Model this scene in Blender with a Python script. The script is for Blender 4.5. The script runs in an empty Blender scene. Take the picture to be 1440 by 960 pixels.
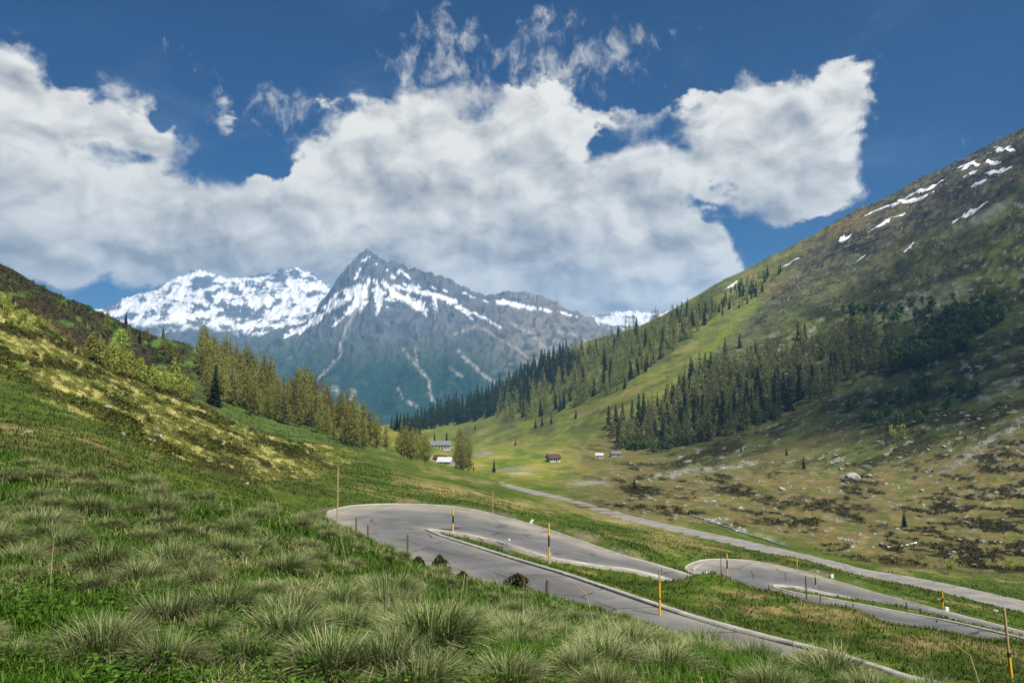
import bpy, bmesh, math, random
import numpy as np
from mathutils import Vector, Matrix

random.seed(7)
RNG = np.random.default_rng(11)
SC = bpy.context.scene
COL = SC.collection
R = math.radians

# ------------------------------------------------------------------ camera
F, CX, CY = 1130.0, 720.0, 480.0          # focal length and centre in pixels of the 1440 x 960 photograph
PITCH = math.atan(75 / F)
SP, CP = math.sin(PITCH), math.cos(PITCH)
cam_d = bpy.data.cameras.new('camera')
cam = bpy.data.objects.new('camera', cam_d)
COL.objects.link(cam)
cam.location = (0, 0, 0)
cam.rotation_euler = (math.pi / 2 + PITCH, 0, 0)
cam_d.sensor_width = 36.0
cam_d.lens = F / 1440 * 36
cam_d.clip_start = 0.1
cam_d.clip_end = 60000
SC.camera = cam


def ray(px, py):
    """pixel -> (x/y, z/y) of the ray in the world"""
    X = (np.asarray(px, float) - CX) / F
    V = (CY - np.asarray(py, float)) / F
    y = CP - V * SP
    return X / y, (SP + V * CP) / y


def pix(a, t):
    fw = CP + t * SP
    return CX + F * a / fw, CY - F * (-SP + t * CP) / fw


def P(px, py, d):
    a, t = ray(px, py)
    return Vector((float(a) * d, d, float(t) * d))


# ------------------------------------------------------------------ exposure, sun, sky
SUN_AZ, SUN_EL = R(142), R(52)            # clockwise from the view direction (+y): behind the camera, to the right
SC.view_settings.view_transform = 'Standard'
SC.view_settings.look = 'None'
SC.view_settings.exposure = 0.85
SC.view_settings.gamma = 1.0
SC.view_settings.use_curve_mapping = False
SUNV = Vector((math.sin(SUN_AZ) * math.cos(SUN_EL), math.cos(SUN_AZ) * math.cos(SUN_EL), math.sin(SUN_EL)))
sun_d = bpy.data.lights.new('sun', 'SUN')
sun_d.energy = 4.7
sun_d.angle = R(0.53)
sun_d.color = (1.0, 0.93, 0.82)
sun = bpy.data.objects.new('sun', sun_d)
COL.objects.link(sun)
sun.rotation_euler = SUNV.to_track_quat('Z', 'Y').to_euler()
sun.location = (0, 0, 50)

world = bpy.data.worlds.new('World')
SC.world = world
world.use_nodes = True
wt = world.node_tree
wt.nodes.clear()


class NB:
    """tiny node builder"""
    def __init__(s, tree):
        s.t = tree

    def n(s, typ, **kw):
        nd = s.t.nodes.new(typ)
        for k, v in kw.items():
            setattr(nd, k, v)
        return nd

    def link(s, a, b):
        s.t.links.new(a, b)

    def put(s, sock, v):
        if hasattr(v, 'is_output'):
            s.t.links.new(v, sock)
        else:
            sock.default_value = v

    def m(s, op, a, b=0.0, c=0.0, clamp=False):
        nd = s.n('ShaderNodeMath', operation=op, use_clamp=clamp)
        for i, v in enumerate((a, b, c)):
            s.put(nd.inputs[i], v)
        return nd.outputs[0]

    def v(s, op, a, b=None, c=None, scale=None):
        nd = s.n('ShaderNodeVectorMath', operation=op)
        s.put(nd.inputs[0], a)
        if b is not None:
            s.put(nd.inputs[1], b)
        if c is not None:
            s.put(nd.inputs[2], c)
        if scale is not None:
            s.put(nd.inputs['Scale'], scale)
        return nd.outputs['Value'] if op in ('DOT_PRODUCT', 'LENGTH') else nd.outputs[0]

    def comb(s, x, y, z=0.0):
        nd = s.n('ShaderNodeCombineXYZ')
        for i, q in enumerate((x, y, z)):
            s.put(nd.inputs[i], q)
        return nd.outputs[0]

    def noise(s, vec, scale, detail=4, rough=0.55, dist=0.0, lac=2.0):
        nd = s.n('ShaderNodeTexNoise')
        s.put(nd.inputs['Vector'], vec)
        nd.inputs['Scale'].default_value = scale
        nd.inputs['Detail'].default_value = detail
        nd.inputs['Roughness'].default_value = rough
        nd.inputs['Distortion'].default_value = dist
        nd.inputs['Lacunarity'].default_value = lac
        return nd.outputs['Fac']

    def ramp(s, v, lo, hi, a=0.0, b=1.0, smooth=True):
        nd = s.n('ShaderNodeMapRange', interpolation_type='SMOOTHSTEP' if smooth else 'LINEAR')
        s.put(nd.inputs[0], v)
        for i, q in enumerate((lo, hi, a, b)):
            s.put(nd.inputs[1 + i], q)
        return nd.outputs[0]

    def mix(s, f, a, b, blend='MIX'):
        nd = s.n('ShaderNodeMix', data_type='RGBA', blend_type=blend)
        s.put(nd.inputs[0], f)
        for i, q in ((6, a), (7, b)):
            if not hasattr(q, 'is_output') and len(q) == 3:
                q = (*q, 1.0)
            s.put(nd.inputs[i], q)
        return nd.outputs[2]


def AE(px, py):
    """pixel of the photograph -> (azimuth, elevation) in degrees of the sky direction"""
    a, t = ray(px, py)
    return math.degrees(math.atan(a)), math.degrees(math.atan(t * math.cos(math.atan(a))))


# cumulus bank over the mountains: lobes in sky angles (centre, half sizes, weight)
LOBES = [
    (-20, 95, 55, 40, 1.0), (25, 92, 30, 34, .9), (-10, 160, 75, 42, 1.0), (62, 165, 50, 30, .8), (100, 140, 28, 24, .7), (175, 150, 34, 30, .85), (160, 190, 62, 26, .85), (225, 205, 52, 20, .8),
    (0, 250, 90, 50, 1.1), (105, 265, 85, 45, 1.1), (30, 330, 110, 55, 1.2), (150, 330, 100, 52, 1.1), (250, 290, 62, 44, 1.0), (235, 350, 110, 40, 1.0), (330, 300, 52, 46, 1.0),
    (350, 355, 110, 38, 1.0), (415, 280, 44, 40, .9), (455, 320, 80, 52, 1.1), (480, 215, 42, 44, .9), (528, 195, 32, 30, .8), (582, 165, 36, 40, 1.0), (560, 240, 80, 60, 1.1),
    (550, 340, 110, 48, 1.0), (650, 250, 80, 66, 1.1), (720, 195, 62, 54, 1.0), (775, 165, 42, 36, .9), (800, 230, 44, 60, .9), (690, 330, 110, 56, 1.1), (790, 320, 90, 60, 1.1),
    (885, 235, 42, 40, .95), (905, 160, 62, 20, .75), (935, 270, 60, 52, 1.0), (1015, 190, 52, 40, .95), (1075, 160, 58, 42, 1.0), (1150, 150, 52, 46, 1.05), (1180, 118, 28, 24, .8), (1110, 225, 80, 50, 1.0),
    (1180, 215, 34, 46, .85), (1080, 282, 44, 26, .85), (1150, 268, 56, 26, .85), (880, 340, 90, 46, 1.0), (960, 335, 46, 24, .7), (1010, 332, 44, 14, .6), (820, 395, 120, 36, 1.0), (940, 392, 62, 26, .8), (990, 365, 44, 20, .7),
    (700, 400, 130, 30, .9), (580, 385, 110, 26, .8), (880, 428, 110, 20, .7), (430, 372, 70, 20, .6), (300, 374, 80, 16, .55), (620, 420, 190, 24, .7), (800, 428, 130, 24, .8), (995, 388, 50, 24, .75),
    (355, 250, 14, 14, .6), (645, 145, 20, 22, .6), (695, 125, 30, 30, .5), (430, 140, 30, 16, .45), (320, 160, 20, 36, .45),
    (1020, 140, 40, 10, .5), (1310, 60, 90, 22, .22), (960, 20, 60, 14, .28),
    (360, 225, 52, 22, -.7), (845, 200, 26, 18, -.6), (1040, 318, 24, 14, -.35), (205, 292, 16, 16, -.35), (960, 205, 34, 12, -.4),
]
b = NB(wt)
out = b.n('ShaderNodeOutputWorld')
bg = b.n('ShaderNodeBackground')
b.link(bg.outputs[0], out.inputs[0])
sky = b.n('ShaderNodeTexSky', sky_type='NISHITA')
sky.sun_disc = False
sky.sun_elevation = SUN_EL
sky.sun_rotation = SUN_AZ
sky.altitude = 1900
sky.air_density = 1.0
sky.dust_density = 0.4
sky.ozone_density = 3.0
SKY_K = 0.027
CLOUD_DARK, CLOUD_LIT = (0.225, 0.225, 0.225), (0.565, 0.545, 0.495)
tc = b.n('ShaderNodeTexCoord')
D3 = tc.outputs['Generated']
sep = b.n('ShaderNodeSeparateXYZ')
b.link(D3, sep.inputs[0])
az = b.m('MULTIPLY', b.m('ARCTAN2', sep.outputs[0], sep.outputs[1]), 57.29578)
el = b.m('MULTIPLY', b.m('ARCSINE', sep.outputs[2]), 57.29578)
q0 = b.comb(az, el)


def coverage(q):
    acc, shd = -0.02, 0.0
    for (px, py, rx, ry, w) in LOBES:
        ca, ce = AE(px, py)
        a2, _ = AE(px + rx * 1.22, py)
        _, e2 = AE(px, py - ry * 1.22)
        ia, ie = 1 / max(abs(a2 - ca), .2), 1 / max(abs(e2 - ce), .2)
        d = b.v('MULTIPLY_ADD', q, (ia, ie, 0), (-ca * ia, -ce * ie, 0))
        g = b.m('POWER', 0.30, b.v('DOT_PRODUCT', d, d))
        acc = b.m('MULTIPLY_ADD', g, w, acc)
        if w > .4:
            g2 = b.m('MULTIPLY', g, g)
            shd = b.m('MULTIPLY_ADD', b.m('MULTIPLY', g2, b.v('DOT_PRODUCT', d, (.35, .95, 0))), w, shd)
    return acc, shd


warp = b.n('ShaderNodeTexNoise')
b.put(warp.inputs['Vector'], q0)
warp.inputs['Scale'].default_value = 0.42
warp.inputs['Detail'].default_value = 5
wq = b.v('MULTIPLY_ADD', b.v('SUBTRACT', warp.outputs['Color'], (.5, .5, .5)), (3.6, 2.8, 0), q0)
cov, shd = coverage(wq)
cov = b.m('MINIMUM', cov, 1.7)
puff = b.v('ADD', b.v('MULTIPLY', q0, (1, 1.3, 1)), (9, 4, 0))
n_big = b.noise(puff, 0.22, 11, 0.64, 0.25)
f1 = b.noise(puff, 0.34, 7, 0.52, 0.5)
f2 = b.noise(b.v('ADD', puff, (0.6, 1.15, 0)), 0.34, 7, 0.52, 0.5)
big = b.noise(b.v('ADD', puff, (31, 7, 0)), 0.13, 4, 0.5)
wide = b.noise(b.v('ADD', puff, (3, 47, 0)), 0.25, 3, 0.5)
dens = b.m('MULTIPLY_ADD', b.m('SUBTRACT', n_big, 0.5), 2.3, cov)
alpha = b.ramp(dens, 0.32, b.ramp(wide, 0.35, 0.65, 0.56, 1.15))
tone = b.m('MULTIPLY_ADD', shd, 1.0, 0.66)
tone = b.m('MULTIPLY_ADD', b.m('SUBTRACT', f1, f2), 1.75, tone)
tone = b.m('MULTIPLY_ADD', b.m('SUBTRACT', n_big, 0.5), 0.55, tone)
tone = b.m('MULTIPLY_ADD', b.m('SUBTRACT', big, 0.5), 1.7, tone)
tone = b.m('SUBTRACT', tone, b.ramp(cov, 1.0, 1.7, 0.0, 0.10))
tone = b.ramp(tone, 0.0, 1.0, smooth=False)
# torn wisps above the bank
wisp = -0.06
for (px, py, rx, ry, w) in ((620, 60, 50, 80, .50), (790, 100, 110, 60, .50), (400, 150, 110, 50, .46), (700, 150, 70, 40, .44), (880, 60, 50, 40, .34), (560, 90, 40, 40, .34), (765, 20, 40, 40, .40), (240, 62, 30, 14, .30), (1030, 135, 50, 16, .34)):
    ca, ce = AE(px, py)
    a2, _ = AE(px + rx, py)
    _, e2 = AE(px, py - ry)
    dv = b.v('MULTIPLY_ADD', q0, (1 / abs(a2 - ca), 1 / abs(e2 - ce), 0), (-ca / abs(a2 - ca), -ce / abs(e2 - ce), 0))
    wisp = b.m('MULTIPLY_ADD', b.m('POWER', .4, b.v('DOT_PRODUCT', dv, dv)), w, wisp)
wq2 = b.v('MULTIPLY_ADD', q0, (1.0, 0.72, 1), b.v('MULTIPLY', b.v('SUBTRACT', warp.outputs['Color'], (.5, .5, .5)), (1.6, 1.6, 0)))
wn = b.noise(wq2, 0.55, 10, 0.66, 0.05)
w_al = b.m('MULTIPLY', b.ramp(b.m('MULTIPLY_ADD', b.m('SUBTRACT', wn, 0.5), 2.1, wisp), 0.24, 0.90), 0.78)
tone = b.m('MULTIPLY_ADD', b.ramp(dens, 1.15, 0.5, 0.0, 1.0), 0.16, tone)
tone = b.m('MAXIMUM', tone, b.m('MULTIPLY', w_al, b.ramp(alpha, 0.3, 0.0, 0.0, 0.75)))
alpha = b.m('MAXIMUM', alpha, w_al)
cloud_col = b.mix(tone, CLOUD_DARK, CLOUD_LIT)
hs = b.n('ShaderNodeHueSaturation')
b.link(sky.outputs[0], hs.inputs['Color'])
hs.inputs['Saturation'].default_value = 1.65
hs.inputs['Hue'].default_value = 0.514
skyc = b.mix(1.0, hs.outputs[0], (SKY_K, SKY_K, SKY_K), 'MULTIPLY')
# thin high veil
veil = b.ramp(b.noise(b.v('MULTIPLY', q0, (0.6, 1.6, 1)), 0.12, 6, 0.6, 0.6), 0.5, 0.85, 0.0, 0.16)
skyc = b.mix(veil, skyc, (0.30, 0.38, 0.48))
final = b.mix(alpha, skyc, cloud_col)
b.link(final, bg.inputs[0])
bg.inputs[1].default_value = 1.0
world.cycles.sampling_method = 'MANUAL'
world.cycles.sample_map_resolution = 256

SC.render.engine = 'CYCLES'
SC.cycles.use_denoising = True
try:
    SC.cycles.denoiser = 'OPENIMAGEDENOISE'
    SC.cycles.denoising_input_passes = 'RGB_ALBEDO_NORMAL'
    SC.cycles.denoising_prefilter = 'ACCURATE'
except Exception:
    pass
SC.cycles.use_adaptive_sampling = True
SC.cycles.adaptive_threshold = 0.02
SC.cycles.max_bounces = 5
SC.cycles.diffuse_bounces = 2
SC.cycles.glossy_bounces = 2
SC.cycles.transmission_bounces = 3
SC.cycles.volume_bounces = 1
SC.cycles.transparent_max_bounces = 40
SC.cycles.caustics_reflective = False
SC.cycles.caustics_refractive = False


# ------------------------------------------------------------------ helpers
def tag(o, label=None, cat=None, group=None, kind=None):
    if label:
        o['label'] = label
    if cat:
        o['category'] = cat
    if group:
        o['group'] = group
    if kind:
        o['kind'] = kind
    return o


def empty(name, loc, label, cat, group=None, rz=0.0):
    o = bpy.data.objects.new(name, None)
    COL.objects.link(o)
    o.location = loc
    o.rotation_euler.z = rz
    o.empty_display_size = 0.2
    return tag(o, label, cat, group)


def np_mesh(name, V, faces, color=None, smooth=False, midx=None):
    """V (n,3); faces: list of int arrays (m,3) or (m,4)"""
    me = bpy.data.meshes.new(name)
    V = np.ascontiguousarray(V, dtype=np.float32)
    faces = [np.asarray(f, dtype=np.int32) for f in (faces if isinstance(faces, list) else [faces]) if len(f)]
    me.vertices.add(len(V))
    me.vertices.foreach_set('co', V.ravel())
    tot = np.concatenate([np.full(len(f), f.shape[1], np.int32) for f in faces])
    idx = np.concatenate([f.ravel() for f in faces])
    st = np.concatenate([[0], np.cumsum(tot)[:-1]]).astype(np.int32)
    me.loops.add(len(idx))
    me.loops.foreach_set('vertex_index', idx)
    me.polygons.add(len(tot))
    me.polygons.foreach_set('loop_start', st)
    me.polygons.foreach_set('loop_total', tot)
    if smooth:
        me.polygons.foreach_set('use_smooth', np.ones(len(tot), bool))
    if midx is not None:
        me.polygons.foreach_set('material_index', np.asarray(midx, np.int32))
    if color is not None:
        ca = me.color_attributes.new('tint', 'FLOAT_COLOR', 'POINT')
        c4 = np.ones((len(V), 4), np.float32)
        c4[:, :3] = color
        ca.data.foreach_set('color', c4.ravel())
    me.update(calc_edges=True)
    me.validate()
    return me


def obj(name, me, mats, parent=None):
    o = bpy.data.objects.new(name, me)
    COL.objects.link(o)
    if not me.materials:
        for m in (mats if isinstance(mats, (list, tuple)) else [mats]):
            me.materials.append(m)
    if parent is not None:
        o.parent = parent
    return o


def bm_mesh(name, bm, bevel=0.0):
    if bevel:
        bmesh.ops.bevel(bm, geom=bm.edges[:], offset=bevel, segments=1, affect='EDGES')
    me = bpy.data.meshes.new(name)
    bm.to_mesh(me)
    bm.free()
    return me


def bm_box(bm, c, s, rot=None):
    r = bmesh.ops.create_cube(bm, size=1.0)
    M = Matrix.Translation(c) @ (rot or Matrix.Identity(4)) @ Matrix.Diagonal((s[0], s[1], s[2], 1))
    bmesh.ops.transform(bm, matrix=M, verts=r['verts'])
    return r['verts']


def bm_cone(bm, p0, p1, r0, r1, seg=10):
    p0, p1 = Vector(p0), Vector(p1)
    d = p1 - p0
    r = bmesh.ops.create_cone(bm, cap_ends=True, segments=seg, radius1=r0, radius2=r1, depth=d.length)
    M = Matrix.Translation((p0 + p1) / 2) @ d.to_track_quat('Z', 'Y').to_matrix().to_4x4()
    bmesh.ops.transform(bm, matrix=M, verts=r['verts'])


# ---- numpy noise
def _h(ix, iy, s):
    n = (ix.astype(np.int64) * 374761393 + iy.astype(np.int64) * 668265263 + s * 974634777) & 0xffffffff
    n = ((n ^ (n >> 13)) * 1274126177) & 0xffffffff
    return (n ^ (n >> 16)) & 0xffffffff


def perlin(x, y, s=0):
    ix, iy = np.floor(x), np.floor(y)
    fx, fy = x - ix, y - iy
    ux, uy = fx * fx * fx * (fx * (fx * 6 - 15) + 10), fy * fy * fy * (fy * (fy * 6 - 15) + 10)

    def g(dx, dy):
        a = _h(ix + dx, iy + dy, s) * (2 * math.pi / 4294967296.0)
        return np.cos(a) * (fx - dx) + np.sin(a) * (fy - dy)
    n0 = g(0, 0) * (1 - ux) + g(1, 0) * ux
    n1 = g(0, 1) * (1 - ux) + g(1, 1) * ux
    return (n0 * (1 - uy) + n1 * uy) * 1.5


def fbm(x, y, s=0, oct=5, gain=0.5, ridged=False):
    tot, amp, norm = np.zeros(np.shape(x)), 1.0, 0.0
    for i in range(oct):
        n = perlin(x * 2 ** i + 17.3 * i, y * 2 ** i - 9.1 * i, s + i)
        if ridged:
            n = 1 - 2 * np.abs(n)
        tot += amp * n
        norm += amp
        amp *= gain
    return tot / norm


def sst(v, lo, hi):
    t = np.clip((v - lo) / (hi - lo), 0, 1)
    return t * t * (3 - 2 * t)


def lay(C, m, col):
    C += np.clip(m, 0, 1)[..., None] * (np.asarray(col) - C)


def blob(px, py, cx, cy, rx, ry, ang=0.0):
    ca, sa = math.cos(R(ang)), math.sin(R(ang))
    u = ((px - cx) * ca + (py - cy) * sa) / rx
    v = (-(px - cx) * sa + (py - cy) * ca) / ry
    return np.exp(-(u * u + v * v))


def seg_dist(px, py, pts):
    best = np.full(np.shape(px), 1e9)
    for (x0, y0), (x1, y1) in zip(pts[:-1], pts[1:]):
        dx, dy = x1 - x0, y1 - y0
        t = np.clip(((px - x0) * dx + (py - y0) * dy) / (dx * dx + dy * dy), 0, 1)
        best = np.minimum(best, np.hypot(px - x0 - t * dx, py - y0 - t * dy))
    return best


# ------------------------------------------------------------------ materials
def mat(name, base=(.5, .5, .5), rough=0.8, spec=0.25, attr=None, var=0.25, nscale=3.0, bump=0.0, bscale=20.0, coord='Object', translucent=0.0,
        island=0.0, objrand=0.0, metal=0.0, detail=5, broad=0.0):
    m = bpy.data.materials.new(name)
    m.use_nodes = True
    t = m.node_tree
    t.nodes.clear()
    k = NB(t)
    o = k.n('ShaderNodeOutputMaterial')
    pr = k.n('ShaderNodeBsdfPrincipled')
    pr.inputs['Roughness'].default_value = rough
    pr.inputs['Specular IOR Level'].default_value = spec
    pr.inputs['Metallic'].default_value = metal
    tcn = k.n('ShaderNodeTexCoord')
    vec = tcn.outputs[coord]
    if attr:
        an = k.n('ShaderNodeAttribute', attribute_name=attr)
        col = an.outputs['Color']
    else:
        rg = k.n('ShaderNodeRGB')
        rg.outputs[0].default_value = (*base, 1)
        col = rg.outputs[0]
    val = 1.0
    if var:
        nz = k.noise(vec, nscale, detail, 0.6)
        val = k.ramp(nz, 0.25, 0.75, 1 - var, 1 + var, smooth=False)
        if broad:
            val = k.m('MULTIPLY', val, k.ramp(k.noise(vec, nscale * broad, detail, 0.65), 0.3, 0.7, 1 - var, 1 + var, smooth=False))
    if island:
        gm = k.n('ShaderNodeNewGeometry')
        val = k.m('MULTIPLY', val, k.ramp(gm.outputs['Random Per Island'], 0, 1, 1 - island, 1 + island, smooth=False))
    if objrand:
        oi = k.n('ShaderNodeObjectInfo')
        val = k.m('MULTIPLY', val, k.ramp(oi.outputs['Random'], 0, 1, 1 - objrand, 1 + objrand, smooth=False))
    if var or island or objrand:
        hs = k.n('ShaderNodeHueSaturation')
        k.link(col, hs.inputs['Color'])
        k.put(hs.inputs['Value'], val)
        if objrand:
            k.put(hs.inputs['Hue'], k.ramp(oi.outputs['Random'], 0, 1, 0.485, 0.515, smooth=False))
        col = hs.outputs[0]
    k.link(col, pr.inputs['Base Color'])
    if bump:
        bp = k.n('ShaderNodeBump')
        bp.inputs['Strength'].default_value = bump
        bp.inputs['Distance'].default_value = 0.1
        k.put(bp.inputs['Height'], k.noise(vec, bscale, 6, 0.6))
        if broad:
            b2 = k.n('ShaderNodeBump')
            b2.inputs['Strength'].default_value = bump * .8
            b2.inputs['Distance'].default_value = 1.6
            k.put(b2.inputs['Height'], k.noise(vec, bscale * broad * .6, 6, 0.62))
            k.link(b2.outputs[0], bp.inputs['Normal'])
        k.link(bp.outputs[0], pr.inputs['Normal'])
    if translucent:
        tr = k.n('ShaderNodeBsdfTranslucent')
        k.link(col, tr.inputs['Color'])
        mx = k.n('ShaderNodeMixShader')
        mx.inputs[0].default_value = translucent
        k.link(pr.outputs[0], mx.inputs[1])
        k.link(tr.outputs[0], mx.inputs[2])
        k.link(mx.outputs[0], o.inputs[0])
    else:
        k.link(pr.outputs[0], o.inputs[0])
    return m


# ------------------------------------------------------------------ terrain control points: pixel column -> [(pixel row, distance)]
CTRL = {
    -400: [(1330, 1.6), (1080, 2.6), (860, 4.5), (720, 7), (640, 11), (575, 16), (560, 24), (540, 50), (490, 90), (420, 130), (350, 170), (320, 260), (300, 420), (300, 900), (300, 2500)],
    -150: [(1400, 1.4), (1150, 2.4), (900, 4.2), (750, 7.5), (640, 12), (610, 16), (615, 24), (600, 50), (550, 90), (480, 140), (400, 190), (385, 230), (345, 320), (345, 420), (380, 900), (400, 2500)],
    0: [(1500, 1.3), (1180, 2.4), (960, 4.1), (800, 6.8), (720, 9.6), (640, 15), (656, 20), (645, 30), (600, 60), (560, 95), (500, 140), (412, 190), (420, 225), (375, 320), (385, 400), (430, 700), (500, 2500)],
    137: [(1500, 1.3), (1190, 2.4), (960, 4.3), (820, 6.8), (740, 9.5), (668, 14), (682, 20), (668, 30), (640, 50), (600, 90), (560, 150), (520, 200), (494, 230), (498, 262), (470, 320), (437, 385), (452, 450), (520, 800), (560, 2500)],
    270: [(1500, 1.35), (1200, 2.4), (960, 4.4), (840, 6.5), (760, 9.5), (697, 14), (714, 20), (706, 35), (680, 55), (650, 90), (620, 140), (588, 190), (562, 240), (538, 300), (510, 370), (488, 430), (500, 500), (560, 850), (600, 2500)],
    400: [(1500, 1.35), (1200, 2.5), (960, 4.5), (860, 6.5), (790, 9.8), (728, 15), (738, 23), (726, 45), (700, 75), (670, 120), (640, 180), (615, 240), (595, 300), (572, 360), (548, 430), (560, 500), (600, 900), (630, 2500)],
    486: [(748, 15), (775, 23), (750, 50), (712, 84), (690, 105), (668, 140), (645, 200), (625, 260), (608, 330), (590, 400), (574, 460), (590, 560), (620, 900)],
    550: [(1500, 1.35), (1200, 2.5), (960, 4.6), (880, 6.5), (837, 9.8), (779, 15.5), (805, 22), (812, 35), (780, 55), (706, 96), (682, 140), (660, 200), (645, 270), (635, 330), (628, 400), (612, 470), (604, 560), (608, 800), (606, 1200), (598, 1700), (610, 2100), (650, 2550)],
    650: [(1500, 1.35), (1210, 2.5), (960, 4.6), (900, 6), (867, 9.5), (817, 15.5), (845, 23), (850, 36), (706, 104), (690, 150), (675, 230), (664, 330), (660, 420), (655, 480), (640, 600), (620, 800), (606, 1100), (597, 1400), (574, 1750), (590, 2000), (650, 2550)],
    720: [(960, 4.7), (882, 9.5), (831, 15), (860, 23), (862, 36), (731, 97), (710, 140), (692, 240), (686, 343), (668, 400), (655, 480), (640, 600), (620, 800), (600, 1000), (580, 1250), (560, 1450), (543, 1650), (560, 1900), (650, 2550)],
    800: [(1500, 1.35), (1210, 2.5), (960, 4.7), (894, 9.3), (852, 14.5), (885, 23), (850, 40), (770, 82), (745, 112), (720, 190), (704, 285), (690, 340), (670, 420), (650, 540), (635, 640), (610, 780), (580, 920), (550, 1080), (520, 1300), (490, 1620), (520, 1950), (600, 2550)],
    900: [(1500, 1.35), (1215, 2.5), (960, 4.8), (909, 9), (880, 14), (910, 22), (813, 60), (788, 69), (770, 80), (750, 120), (734, 218), (715, 260), (690, 340), (665, 430), (645, 540), (638, 610), (600, 690), (550, 800), (510, 950), (480, 1150), (458, 1520), (490, 1850), (560, 2550)],
    1000: [(1500, 1.3), (1215, 2.5), (965, 4.8), (928, 8.5), (912, 12.5), (935, 20), (850, 45), (807, 51), (842, 60), (838, 68), (812, 88), (784, 102), (775, 118), (765, 150), (755, 186), (735, 228), (715, 275), (690, 345), (660, 450), (637, 560), (610, 640), (560, 760), (500, 900), (450, 1080), (420, 1250), (405, 1550), (440, 1850), (520, 2550)],
    1100: [(1500, 1.3), (1220, 2.5), (970, 4.8), (952, 8), (946, 11.5), (960, 18), (870, 39), (835, 48), (878, 58), (852, 74), (797, 97), (785, 122), (778, 156), (760, 198), (735, 245), (692, 345), (650, 460), (615, 580), (597, 640), (545, 760), (490, 900), (430, 1060), (380, 1300), (356, 1550), (390, 1850), (480, 2550)],
    1200: [(1500, 1.3), (1220, 2.5), (975, 4.8), (970, 8), (975, 11), (985, 17), (890, 35), (856, 43), (915, 54), (872, 65), (823, 90), (812, 108), (803, 132), (788, 168), (765, 210), (730, 270), (690, 350), (650, 455), (600, 570), (577, 620), (530, 720), (480, 850), (420, 1000), (350, 1200), (308, 1500), (340, 1850), (440, 2550)],
    1300: [(1500, 1.3), (1230, 2.5), (1000, 4.6), (1003, 7.5), (1011, 10), (1061, 16), (920, 30), (884, 38), (930, 48), (880, 64), (851, 83), (838, 97), (822, 119), (813, 142), (790, 178), (750, 235), (700, 325), (640, 435), (590, 525), (550, 595), (500, 700), (450, 800), (390, 930), (320, 1110), (260, 1420), (290, 1850), (390, 2550)],
    1440: [(1500, 1.3), (1250, 2.5), (1060, 4.3), (1020, 7), (1027, 10), (1077, 15), (965, 24), (930, 32), (900, 40), (925, 48), (905, 60), (889, 77), (868, 90), (852, 103), (835, 130), (808, 165), (770, 215), (700, 305), (620, 405), (560, 485), (500, 575), (440, 685), (380, 810), (300, 960), (240, 1110), (194, 1320), (220, 1850), (330, 2550)],
    1700: [(1500, 1.3), (1270, 2.5), (1110, 4.3), (1080, 7), (1090, 11), (1110, 16), (1010, 26), (960, 40), (950, 60), (900, 85), (865, 110), (830, 150), (780, 200), (690, 290), (580, 390), (480, 500), (380, 620), (290, 760), (190, 920), (100, 1150), (90, 1500), (200, 2550)],
    2000: [(1500, 1.3), (1300, 2.5), (1150, 4.3), (1130, 7), (1130, 12), (1100, 20), (1010, 40), (940, 80), (860, 130), (760, 200), (600, 320), (420, 480), (250, 700), (80, 950), (0, 1300), (150, 2550)],
}
LK = 4.0


def ctrl_points(ctrl):
    pts = []
    for px, rows in ctrl.items():
        for (py, d) in rows:
            if py > 1150:                       # close to the feet: a plain slope below the eye
                z = -1.62 if px < 1000 else -1.62 - (px - 1000) * .0004 * d
                pts.append((ray(px, 760)[0], math.log(d), z / d))
            else:
                a, t = ray(px, py)
                pts.append((float(a), math.log(d), float(t)))
    return np.array(pts, float)


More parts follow.
